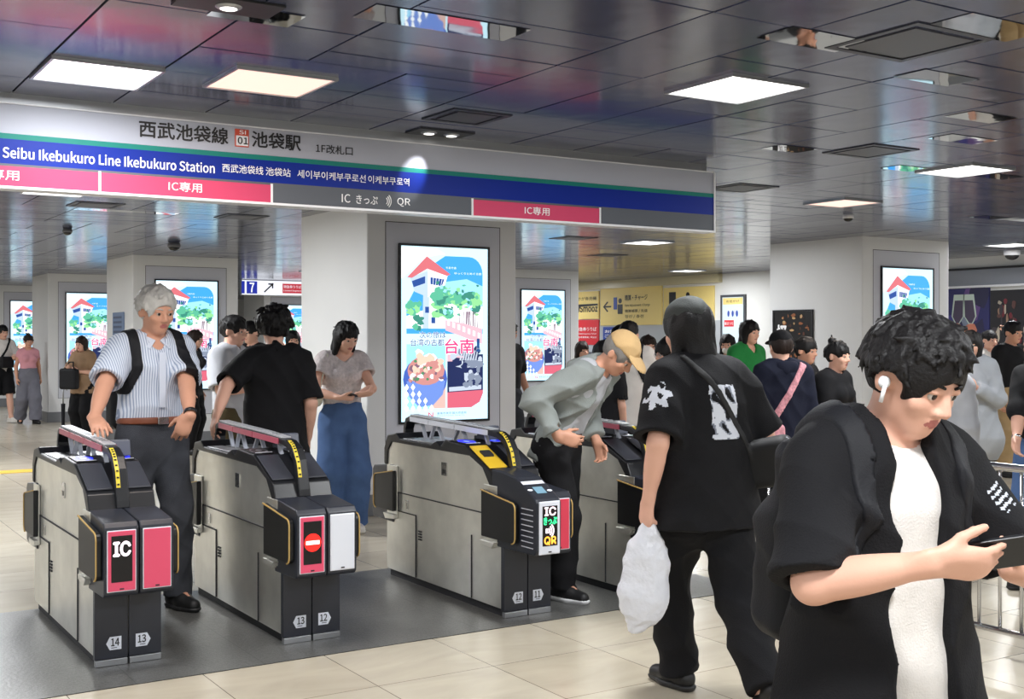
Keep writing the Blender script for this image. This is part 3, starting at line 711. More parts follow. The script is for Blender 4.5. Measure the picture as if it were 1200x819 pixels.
    # flap doors folded along both sides, front and rear
    for s in (0, 1):
        sg_ = -1 if s == 0 else 1; xo = 0.0 if s == 0 else GW
        def bx(f, a, b, y0, y1, z0, z1, m):
            xs = sorted((xo + sg_ * a, xo + sg_ * b)); f.box(xs[0], xs[1], y0, y1, z0, z1, m)
        for e in (0, 1):
            ys = (-.16, .20) if e == 0 else (1.24, 1.52)
            inner = ys[1] if e == 0 else ys[0]; outer = ys[0] if e == 0 else ys[1]; dr = 1 if outer > inner else -1
            f = MB(); bx(f, -.002, .006, min(inner, inner + dr * .14), max(inner, inner + dr * .14), .375, .70, M['steel'])
            ledge = [(inner, .40), (inner + dr * .15, .40), (inner + dr * .12, .365), (inner, .375)]
            xs = sorted((xo, xo + sg_ * .03)); f.prism(ledge, xs[0], xs[1], M['steel']); f.build('flap_frame', t, bevel=.003)
            L = abs(outer - inner); r = .035
            q = [(inner - dr * -.012, .42), (inner + dr * (L - r), .42)] + [(inner + dr * (L - r + r * math.sin(a)), .42 + r - r * math.cos(a)) for a in np.linspace(.3, 1.57, 5)] + [(inner + dr * (L - r + r * math.cos(a)), .635 - r + r * math.sin(a)) for a in np.linspace(0, 1.57, 6)] + [(inner + dr * .012, .672)]
            xs = sorted((xo + sg_ * .006, xo + sg_ * .030))
            f = MB(); f.prism(q, xs[0], xs[1], M['rubber']); fl = f.build('flap_door', t, bevel=.004)
            f = MB(); f.sweep([(xo + sg_ * .032, a, b) for a, b in q[1:]], .006, .006, (1, 0, 0), M['wood']); f.build('flap_edge', fl)
    return t
gate(1.285, 5.55, 'leftmost ticket gate, lit IC sign beside a blank pink panel, lanes 14 and 13', ('14', '13'), 'led', 'pink', side='pink')
gate(2.157, 5.48, 'ticket gate with a red no-entry symbol beside a white panel, lanes 13 and 12', ('13', '12'), 'stop', 'white', side='pink', lit=False)
gate(3.350, 5.36, 'ticket gate with yellow ticket slot and IC, paper and QR sign, lanes 12 and 11', ('12', '11'), 'multi', 'red', side='white', kind='ticket')
gate(4.235, 5.30, 'rightmost ticket gate, partly hidden behind the man with the white plastic bag', None, 'stop', 'white', side='pink', lit=False)

# ------------------------------------------------------------------ steel crowd barriers on the right
def barrier(y0, y1, lab, x=4.86):
    t = thing('crowd_barrier', lab, 'barrier', (x, (y0 + y1) / 2, 0), 0, 'steel crowd barriers'); h = (y1 - y0) / 2
    r = .019; z1, z0 = .90, .14
    f = MB(); c = .05
    arc = lambda yc, zc, a0, a1: [(0, yc + c * math.cos(a), zc + c * math.sin(a)) for a in np.linspace(a0, a1, 5)]
    f.tube([(0, -h, 0.0), (0, -h, z1 - c)] + arc(-h + c, z1 - c, math.pi, math.pi / 2) + arc(h - c, z1 - c, math.pi / 2, 0) + [(0, h, z1 - c), (0, h, 0.0)], r, M['chrome'], 12); f.build('frame', t)
    f = MB(); f.tube([(0, -h, z0), (0, h, z0)], .015, M['chrome'], 10); f.build('lower_rail', t)
    n = int((y1 - y0) / .105)
    for i in range(1, n):
        y = -h + (y1 - y0) * i / n
        f = MB(); f.tube([(0, y, z0), (0, y, z1)], .0085, M['chrome'], 8); f.build('bar', t)
    for s in (-1, 1):
        f = MB(); f.tube([(-.22, s * (h - .02), .012), (.22, s * (h - .02), .012)], .014, M['chrome'], 10); f.build('foot', t)
    return t
barrier(3.98, 5.14, 'steel crowd barrier between the man with the plastic bag and the man in front')
barrier(2.55, 3.88, 'steel crowd barrier right of the man looking at his phone')

# ------------------------------------------------------------------ signs and panels on the right and far walls
YW = mat('sign_yellow', (230, 206, 128), .5); RW = mat('sign_red', (204, 40, 52), .5); BW = mat('poster_blue', (38, 70, 160), .5)
def wall_panel(name, lab, cat, pa, pb, ya, yb, m, X=X1, th=.03, group=None):
    """a panel on the right wall between pixel columns pa, pb and rows ya, yb"""
    A, B = on_x(pa, (ya + yb) / 2, X), on_x(pb, (ya + yb) / 2, X)
    d = (A[1] + B[1]) / 2; top = on_x((pa + pb) / 2, ya, X)[2]; bot = on_x((pa + pb) / 2, yb, X)[2]
    w, h = A[1] - B[1], top - bot
    t = thing(name, lab, cat, (X - .002, d, bot), 0, group)
    f = MB(); f.box(-th, 0, -w / 2, w / 2, 0, h, m); f.build('board', t, bevel=.004)
    fr = (np.array([-th, w / 2, 0.0]), np.array([0, -1.0, 0]), np.array([0, 0, 1.0]), np.array([-1.0, 0, 0]))
    return t, fr, w, h
def wtext(t, fr, st, w, h, u, v, du, dv, m, name='text', bold=.004):
    f = MB(); put_text(f, st, fr, u * w, v * h, du * w, dv * h, m, .004, bold); f.build(name, t, fixn=False)
def person_icon(f, fr, x, y, s, m):
    f.poly([(x + .18 * s * math.cos(a), y + .82 * s + .16 * s * math.sin(a)) for a in np.linspace(0, 6.28, 14, endpoint=False)], fr, m, .004)
    f.poly([(x - .25 * s, y), (x + .25 * s, y), (x + .25 * s, y + .6 * s), (x - .25 * s, y + .6 * s)], fr, m, .004)
t, fr, w, h = wall_panel('wall_sign', 'yellow wall sign about phone ticketing with a black train logo', 'sign', 664, 703, 342, 374, YW)
wtext(t, fr, 'スマホが券売機', w, h, .16, .68, .78, .13, ink); wtext(t, fr, 'Smooz', w, h, .45, .26, .52, .24, ink, 'logo_text', .03)
f = MB(); f.poly([(.30 * w, .25 * h), (.42 * w, .25 * h), (.46 * w, .45 * h), (.98 * w, .48 * h), (.98 * w, .55 * h), (.36 * w, .54 * h), (.29 * w, .42 * h)], fr, ink, .004); f.build('train_logo', t, fixn=False)
t, fr, w, h = wall_panel('wall_sign', 'red ticket office sign below the yellow phone sign', 'sign', 664, 703, 375, 404, RW)
wtext(t, fr, '特急券うりば', w, h, .34, .55, .60, .16, swt); wtext(t, fr, 'Limited Express Ticket', w, h, .34, .40, .60, .08, swt); wtext(t, fr, '特急券售票处 / 특급권', w, h, .34, .26, .60, .08, swt)
f = MB(); person_icon(f, fr, .18 * w, .35 * h, .28 * h, swt); f.build('hand_icon', t, fixn=False)
t, fr, w, h = wall_panel('wall_sign', 'yellow fare adjustment sign with a left arrow and a passenger symbol', 'sign', 705, 777, 336, 381, YW)
wtext(t, fr, '精算・チャージ', w, h, .42, .64, .36, .15, ink, bold=.012); wtext(t, fr, 'Fare Adjustment / Charge', w, h, .42, .47, .40, .08, ink); wtext(t, fr, '精算補票 / 充値', w, h, .42, .32, .36, .09, ink); wtext(t, fr, '정산 / 충전', w, h, .42, .18, .3, .09, ink)
f = MB(); ax, ay = .05 * w, .50 * h
f.poly([(ax, ay), (ax + .07 * w, ay + .14 * h), (ax + .09 * w, ay + .12 * h), (ax + .04 * w, ay + .02 * h), (ax + .14 * w, ay + .02 * h), (ax + .14 * w, ay - .02 * h), (ax + .04 * w, ay - .02 * h), (ax + .09 * w, ay - .12 * h), (ax + .07 * w, ay - .14 * h)], fr, ink, .004); f.build('arrow', t, fixn=False)
f = MB(); person_icon(f, fr, .34 * w, .30 * h, .42 * h, ink); f.poly([(.23 * w, .42 * h), (.29 * w, .42 * h), (.29 * w, .74 * h), (.23 * w, .74 * h)], fr, BW, .004); f.build('passenger_symbol', t, fixn=False)
t, fr, w, h = wall_panel('wall_sign', 'yellow ticket machine sign partly hidden by the head of the man in the black hat', 'sign', 779, 838, 336, 381, YW)
f = MB(); person_icon(f, fr, .50 * w, .45 * h, .42 * h, ink); f.poly([(.12 * w, .52 * h), (.26 * w, .52 * h), (.26 * w, .88 * h), (.12 * w, .88 * h)], fr, ink, .004); f.build('machine_symbol', t, fixn=False)
wtext(t, fr, 'きっぷ', w, h, .14, .20, .3, .16, ink)
t, fr, w, h = wall_panel('poster', 'blue notice poster on the wall under the yellow fare adjustment sign', 'poster', 708, 740, 383, 410, BW)
for k in range(3): wtext(t, fr, ('お知らせ', 'ご案内です', 'のりかえ')[k], w, h, .08, .74 - k * .2, .8, .13, swt, bold=.02)
t, fr, w, h = wall_panel('poster', 'bright framed poster with yellow head on the wall right of the black hat', 'poster', 848, 873, 348, 402, mat('poster_pale', (206, 222, 232), .4))
f = MB(); f.poly([(.04 * w, .84 * h), (.96 * w, .84 * h), (.96 * w, .98 * h), (.04 * w, .98 * h)], fr, YW, .003); f.poly([(.1 * w, .36 * h), (.55 * w, .36 * h), (.55 * w, .5 * h), (.1 * w, .5 * h)], fr, RW, .003)
for k in range(5): f.poly(blob((.3 + .1 * k) * w, (.64 + .05 * (k % 2)) * h, .05 * w, .07 * h), fr, M['grey'] if k % 2 else BW, .003 + k * .0003)
f.build('poster_print', t, fixn=False); wtext(t, fr, '春まつり', w, h, .12, .39, .40, .07, swt); wtext(t, fr, 'お出かけ', w, h, .2, .88, .6, .06, ink)
f = MB(); fd = mat('frame_dark', (70, 74, 80), .4)
for (a, b, c2, d2) in ((-.04, w + .04, -.04, 0), (-.04, w + .04, h, h + .04), (-.04, 0, 0, h), (w, w + .04, 0, h)): f.box(-.04, 0, w / 2 - b, w / 2 - a, c2, d2, fd)
f.build('poster_frame', t)
# fascia band and lower darker recess of the ticket machine wall
mb = MB(); A, B = on_x(660, 380, X1)[1], on_x(842, 380, X1)[1]
mb.box(X1 - .10, X1, B - .1, A + .6, 2.47, CEIL, mat('fascia_yellowish', (196, 186, 150), .3)); struct(mb.build('trim_fascia'))
mb = MB(); mb.box(X1 - .012, X1, B - .1, A + .3, .02, 1.80, mat('counter_grey', (178, 182, 188), .35)); struct(mb.build('trim_counter'))
for k, (pa, pb) in enumerate(((665, 700), (712, 770))):
    t, fr, w, h = wall_panel('ticket_machine', ('ticket machine front below the red sign', 'fare machine front below the blue notice')[k], 'ticket machine', pa, pb, 412 - k * 0, 470, mat('machine_grey', (150, 154, 162), .35), th=.25)
    f = MB(); f.poly([(.1 * w, .5 * h), (.9 * w, .5 * h), (.9 * w, .9 * h), (.1 * w, .9 * h)], fr, mat('machine_screen', (40, 60, 90), .15), .003); f.build('machine_display', t, fixn=False)
    f = MB(); f.box(-.27, -.25, -.3 * w, .3 * w, .2 * h, .3 * h, M['black']); f.build('coin_tray', t)
# dark cornice lines and mural posters on the right wall
mb = MB(); mb.box(X1 - .06, X1, 2.0, 12.6, 2.44, 2.47, M['seam']); mb.box(X1 - .05, X1, 2.0, 12.6, 2.22, 2.44, mat('cornice_grey', (138, 142, 152), .25)); mb.box(X1 - .09, X1, 2.0, 12.6, 2.19, 2.22, M['white']); struct(mb.build('trim_cornice'))
t, fr, w, h = wall_panel('mural_poster', 'wall poster of two hands raising wine glasses beside the right pillar', 'poster', 1100, 1161, 338, 440, mat('mural_navy', (40, 40, 96), .3))
f = MB(); r3 = random.Random(3)
for k in range(16): f.poly(blob(r3.uniform(.1, .9) * w, r3.uniform(.1, .95) * h, r3.uniform(.08, .2) * w, r3.uniform(.06, .2) * h, 12, .3, r3), fr, mat('mural_%d' % (k % 4), ((60, 56, 130), (96, 70, 130), (36, 34, 70), (120, 130, 150))[k % 4], .3), .002 + k * .0002)
skinp = mat('mural_skin', (196, 120, 96), .4); gl = mat('mural_glass', (190, 206, 196), .2)
for (cxx, tilt) in ((.40, .1), (.66, -.12)):
    g0 = [(-.10, .35), (.10, .35), (.12, .10), (.03, 0), (-.03, 0), (-.12, .10)]
    f.poly([((cxx + a + b * tilt) * w, (.58 + b) * h) for a, b in g0], fr, gl, .006); f.poly([((cxx + a * .8 + (b * .9 + .02) * tilt) * w, (.60 + b * .75) * h) for a, b in g0], fr, mat('mural_wine', (70, 60, 84), .3), .0065)
    f.poly(blob(cxx * w, .52 * h, .13 * w, .08 * h, 12, .2, r3), fr, skinp, .007)
    f.poly([((cxx - .06) * w, .5 * h), ((cxx + .06) * w, .5 * h), ((cxx + .02) * w, .2 * h), ((cxx - .14) * w, .2 * h)], fr, mat('mural_sleeve', (220, 224, 232), .4), .0062)
f.build('mural_print', t, fixn=False)
t, fr, w, h = wall_panel('mural_poster', 'dark collage poster of bar bottles at the right edge of the picture', 'poster', 1162, 1290, 338, 440, mat('mural_black', (24, 22, 28), .3))
f = MB()
for k in range(70):
    cxx, cy = r3.uniform(.02, .75) * w, r3.uniform(.1, .95) * h
    f.poly(blob(cxx, cy, r3.uniform(.008, .025) * w, r3.uniform(.02, .08) * h, 9, .3, r3), fr, mat('collage_%d' % (k % 5), ((150, 120, 100), (90, 60, 56), (60, 54, 60), (176, 166, 150), (110, 40, 50))[k % 5], .4), .002 + k * .0001)
f.build('mural_print', t, fixn=False)
# film poster on the side of the right pillar
PX = 10.34
t, fr, w, h = wall_panel('poster', 'black poster with white lettering and gold figures on the right pillar', 'poster', 908, 952, 365, 452, mat('film_black', (20, 17, 16), .3), X=PX - .001, th=.012)
f = MB()
for k in range(60): f.poly(blob(r3.uniform(.2, .95) * w, r3.uniform(.12, .95) * h, r3.uniform(.01, .06) * w, r3.uniform(.008, .03) * h, 8, .4, r3), fr, mat('film_%d' % (k % 4), ((150, 90, 50), (90, 50, 34), (200, 160, 110), (60, 36, 28))[k % 4], .4), .002 + k * .0001)
f.build('poster_print', t, fixn=False); wtext(t, fr, '怪', w, h, .08, .56, .28, .26, swt, 'poster_title', .02); wtext(t, fr, '父', w, h, .16, .36, .24, .14, swt, 'poster_title', .02)
f = MB()
for (a, b, c2, d2) in ((-.02, w + .02, -.02, 0), (-.02, w + .02, h, h + .02), (-.02, 0, 0, h), (w, w + .02, 0, h)): f.box(-.018, 0, w / 2 - b, w / 2 - a, c2, d2, M['black'])
f.build('poster_frame', t)
# small notice on the second pillar
t, fr, w, h = wall_panel('notice_board', 'small blue-grey notice on the pillar beside the white-haired man', 'notice', 133, 146, 366, 399, mat('notice_blue', (110, 132, 168), .4), X=4.30 - .001, th=.012)
f = MB()
for k in range(5): f.poly([(.1 * w, (.1 + k * .17) * h), (.85 * w, (.1 + k * .17) * h), (.85 * w, (.18 + k * .17) * h), (.1 * w, (.18 + k * .17) * h)], fr, mat('notice_dark', (60, 76, 110), .4), .003)
f.build('notice_print', t, fixn=False)
# far hanging exit sign
A, B = on_y(283, 337, 22.3), on_y(355, 337, 22.3)
t = thing('platform_sign', 'small lit hanging exit sign with blue number 7 and an arrow', 'sign', ((A[0] + B[0]) / 2, 22.3, CEIL - .30)); w, h = B[0] - A[0], .30
f = MB(); f.box(-w / 2, w / 2, 0, .12, 0, h, M['alu']); f.build('sign_box', t, bevel=.004)
fr = (np.array([-w / 2, 0, 0.0]), np.array([1.0, 0, 0]), np.array([0, 0, 1.0]), np.array([0, -1.0, 0]))
f = MB(); f.poly([(.01, .01), (w - .01, .01), (w - .01, h - .01), (.01, h - .01)], fr, glow('exit_white', (236, 240, 250), 1.1), .002)
f.poly([(0.0, .03), (.05 * w, .03), (.05 * w, h - .03), (0, h - .03)], fr, glow('exit_blue', (20, 40, 160), 1.0), .003)
f.poly([(.08 * w, .03), (.25 * w, .03), (.25 * w, h - .03), (.08 * w, h - .03)], fr, glow('exit_blue', (20, 40, 160), 1.0), .003); f.poly([(.66 * w, .05), (.99 * w, .05), (.99 * w, h - .06), (.66 * w, h - .06)], fr, glow('exit_red', (190, 50, 64), 1.0), .003)
f.build('sign_face', t, fixn=False)
f = MB(); put_text(f, '7', fr, .13 * w, .06, .07 * w, h - .12, glow('exit_white', (236, 240, 250), 1.1), .005, .02); put_text(f, '↗', fr, .36 * w, .06, .15 * w, h - .12, ink, .005, .02); put_text(f, '特急券うりば', fr, .68 * w, .15, .29 * w, .06, glow('exit_white', (236, 240, 250), 1.1), .005); put_text(f, 'Limited Express', fr, .68 * w, .08, .29 * w, .04, glow('exit_white', (236, 240, 250), 1.1), .005)
f.build('sign_text', t, fixn=False)
# ================================================================== PEOPLE: bodies grown from distance fields
def v3(*a): return np.array(a, float)
def rotx(a): c, s = math.cos(a), math.sin(a); return np.array([[1, 0, 0], [0, c, -s], [0, s, c]])
def roty(a): c, s = math.cos(a), math.sin(a); return np.array([[c, 0, s], [0, 1, 0], [-s, 0, c]])
def rotz(a): c, s = math.cos(a), math.sin(a); return np.array([[c, -s, 0], [s, c, 0], [0, 0, 1]])
def unit(a): a = np.asarray(a, float); return a / (np.linalg.norm(a) + 1e-9)
class Pr:
    """one field: function, bounding box and blend radius"""
    def __init__(s, f, lo, hi, k=.02, op='u'): s.f = f; s.lo = np.array(lo, float); s.hi = np.array(hi, float); s.k = k; s.op = op
def cone(a, b, ra, rb, k=.02, op='u', bulge=0.0, flat=None, n=None):
    a = np.array(a, float); b = np.array(b, float); r = max(ra, rb) + abs(bulge)
    if flat is not None:
        n = unit(n)
    def f(P):
        A, B = a, b
        if flat is not None:
            q = 1 / flat - 1
            P = P + np.outer(P @ n, n) * q; A = a + n * (a @ n) * q; B = b + n * (b @ n) * q
        ba = B - A; t = np.clip(((P - A) @ ba) / (ba @ ba + 1e-12), 0, 1)
        R = ra + (rb - ra) * t
        if bulge: R = R + bulge * np.sin(math.pi * np.clip(t * 1.25, 0, 1)) 
        d = np.linalg.norm(P - A - t[:, None] * ba, axis=1) - R
        return d * (.5 + .5 * flat) if flat is not None else d
    return Pr(f, np.minimum(a, b) - r, np.maximum(a, b) + r, k, op)
def ell(c, r, R=None, k=.02, op='u'):
    c = np.array(c, float); r = np.array(r, float); R = np.eye(3) if R is None else R
    def f(P):
        q = (P - c) @ R
        k0 = np.linalg.norm(q / r, axis=1); k1 = np.linalg.norm(q / (r * r), axis=1) + 1e-9
        return k0 * (k0 - 1) / k1
    m = r.max()
    return Pr(f, c - m, c + m, k, op)
def rbox(c, h, R=None, rad=.02, k=.01, op='u'):
    c = np.array(c, float); h = np.array(h, float) - rad; R = np.eye(3) if R is None else R
    def f(P):
        q = np.abs((P - c) @ R) - h
        return np.linalg.norm(np.maximum(q, 0), axis=1) + np.minimum(q.max(1), 0) - rad
    m = np.linalg.norm(h) + rad
    return Pr(f, c - m, c + m, k, op)
def plane(p, n, op='i', k=0.004):
    """keep the side the normal points away from"""
    p = np.array(p, float); n = unit(n)
    return Pr(lambda P: (P - p) @ n, [-9] * 3, [9] * 3, k, op)
def grp(prims, k=.02, op='u', disp=None):
    u = [p for p in prims if p.op == 'u']
    return Pr(lambda P: field(prims, P, disp), np.min([p.lo for p in u], 0), np.max([p.hi for p in u], 0), k, op)
def field(prims, P, disp=None):
    d = np.full(len(P), 1.0)
    for p in prims:
        if p.op == 'u':
            M_ = .06 + p.k
            idx = np.nonzero(((P > p.lo - M_) & (P < p.hi + M_)).all(1))[0]
            if not len(idx): continue
            e = p.f(P[idx]); a = d[idx]
            h = np.maximum(p.k - np.abs(a - e), 0) / p.k
            d[idx] = np.minimum(a, e) - h * h * p.k * .25
        else:
            if p.op == 's':
                M_ = p.k + .01
                idx = np.nonzero(((P > p.lo - M_) & (P < p.hi + M_)).all(1))[0]
                if not len(idx): continue
                e = -p.f(P[idx])
            else: idx = slice(None); e = p.f(P)
            a = d[idx]; h = np.maximum(p.k - np.abs(a - e), 0) / p.k
            d[idx] = np.maximum(a, e) + h * h * p.k * .25
    if disp is not None: d = d + disp(P)
    return d
def surf(prims, h, disp=None):
    """naive surface nets on a sparse grid"""
    u = [p for p in prims if p.op == 'u']
    lo = np.min([p.lo for p in u], 0) - .03; hi = np.max([p.hi for p in u], 0) + .03
    c = 4; B = c * h
    nb = np.ceil((hi - lo) / B).astype(int) + 1
    ax = [lo[i] + (np.arange(nb[i]) + .5) * B - h / 2 for i in range(3)]
    G = np.stack(np.meshgrid(*ax, indexing='ij'), -1).reshape(-1, 3)
    dc = field(prims, G, disp)
    near = (np.abs(dc) < B * 1.45).reshape(nb)
    V = np.repeat(np.repeat(np.repeat(dc.reshape(nb), c, 0), c, 1), c, 2).astype(np.float32)
    bi = np.argwhere(near)
    off = np.stack(np.meshgrid(*[np.arange(c)] * 3, indexing='ij'), -1).reshape(-1, 3)
    ii = (bi[:, None, :] * c + off[None]).reshape(-1, 3)
    P = lo + ii * h
    V[ii[:, 0], ii[:, 1], ii[:, 2]] = field(prims, P, disp)
    s = V < 0
    s[0], s[-1], s[:, 0], s[:, -1], s[:, :, 0], s[:, :, -1] = [False] * 6
    V = np.where(s, np.minimum(V, -1e-6), np.maximum(V, 1e-6))
    n = np.array(V.shape) - 1
    cnt = np.zeros(n, np.int8)
    for i in (0, 1):
        for j in (0, 1):
            for k in (0, 1): cnt += s[i:n[0] + i, j:n[1] + j, k:n[2] + k]
    cells = np.argwhere((cnt > 0) & (cnt < 8))
    idx = np.full(n, -1, np.int64); idx[tuple(cells.T)] = np.arange(len(cells))
    acc = np.zeros((len(cells), 3)); w = np.zeros(len(cells))
    cs = [(i, j, k) for i in (0, 1) for j in (0, 1) for k in (0, 1)]
    vals = {o: V[cells[:, 0] + o[0], cells[:, 1] + o[1], cells[:, 2] + o[2]] for o in cs}
    for a in cs:
        for axis in range(3):
            if a[axis]: continue
            b = list(a); b[axis] = 1; b = tuple(b)
            va, vb = vals[a], vals[b]; m = (va < 0) != (vb < 0)
            t = va[m] / (va[m] - vb[m])
            p = np.tile(np.array(a, float), (m.sum(), 1)); p[:, axis] = t
            acc[m] += p; w[m] += 1
    verts = lo + (cells + acc / w[:, None]) * h
    quads = []
    for axis in range(3):
        o1, o2 = (axis + 1) % 3, (axis + 2) % 3
        sl0 = [slice(None)] * 3; sl1 = [slice(None)] * 3
        sl0[axis] = slice(0, -1); sl1[axis] = slice(1, None)
        A, Bm = s[tuple(sl0)], s[tuple(sl1)]
        e = np.argwhere(A != Bm)
        e = e[(e[:, o1] > 0) & (e[:, o2] > 0) & (e[:, o1] < n[o1]) & (e[:, o2] < n[o2])]
        ins = s[tuple(e.T)]
        q = []
        for (x, y) in ((1, 1), (0, 1), (0, 0), (1, 0)):
            t = e.copy(); t[:, o1] -= x; t[:, o2] -= y; q.append(idx[tuple(t.T)])
        q = np.stack(q, 1); q[~ins] = q[~ins][:, ::-1]
        quads.append(q)
    quads = np.concatenate(quads)
    return verts, quads[(quads >= 0).all(1)]
def mesh_np(name, verts, quads, mats, parent, slots=None):
    me = bpy.data.meshes.new(name)
    me.vertices.add(len(verts)); me.vertices.foreach_set('co', np.asarray(verts, np.float32).ravel())
    me.loops.add(quads.size); me.loops.foreach_set('vertex_index', quads.astype(np.int32).ravel())
    me.polygons.add(len(quads)); me.polygons.foreach_set('loop_start', np.arange(0, quads.size, 4, dtype=np.int32))
    for m in mats: me.materials.append(m)
    if slots is not None: me.polygons.foreach_set('material_index', np.asarray(slots, np.int32))
    me.polygons.foreach_set('use_smooth', np.ones(len(quads), bool))
    me.update(calc_edges=True); me.validate()
    return link(bpy.data.objects.new(name, me), parent)

def folds(amp, seed=0, f=1.0):
    r = np.random.RandomState(seed); ph = r.uniform(0, 6.28, 8)
    def d(P):
        x, y, z = P[:, 0] * f, P[:, 1] * f, P[:, 2] * f
        rg = lambda v: 1 - 2 * np.abs(np.sin(v)) ** .75
        a = rg(15 * z + 10 * x + 2.2 * np.sin(7 * x + 5 * y + ph[0]) + ph[1]) + .8 * rg(19 * x - 12 * z + 1.8 * np.sin(9 * z + ph[2]) + 5 * y + ph[3])
        b = .6 * np.sin(37 * z + 15 * y + 2 * np.sin(17 * x + ph[4]) + ph[5]) + .35 * np.sin(61 * x + 33 * z + ph[6])
        q = np.sin(5 * x + 4 * z + ph[7]) * .5 + .5
        return -amp * (a * (.35 + .85 * q) + b * .5) * .85
    return d
def strands(amp, dirv=(0, 0, 1), seed=0):
    r = np.random.RandomState(seed); ph = r.uniform(0, 6.28, 6)
    def d(P):
        x, y, z = P.T
        a = np.sin(70 * x + 12 * z + 2.5 * np.sin(22 * y + 15 * z + ph[0]) + ph[1]) + .7 * np.sin(95 * y - 14 * z + 2 * np.sin(30 * x + ph[2]) + ph[3])
        b = .6 * np.sin(190 * x + 60 * y + 2 * np.sin(40 * z + ph[4])) + .8 * np.sin(31 * x + 27 * z + 35 * y + ph[5])
        return amp * (a + b) * .5
    return d

def ik(a, t, l1, l2, pole):
    a, t = np.array(a, float), np.array(t, float); d = t - a; L = np.linalg.norm(d)
    mx = (l1 + l2) * .999
    if L > mx: t = a + d / L * mx; L = mx; d = t - a
    if L < abs(l1 - l2) + .02: L = abs(l1 - l2) + .02; t = a + unit(d) * L
    u = unit(d); x = (l1 * l1 - l2 * l2 + L * L) / (2 * L); y = math.sqrt(max(l1 * l1 - x * x, 0))
    p = np.array(pole, float); p = p - u * (p @ u); p = unit(p)
    return a + u * x + p * y, t

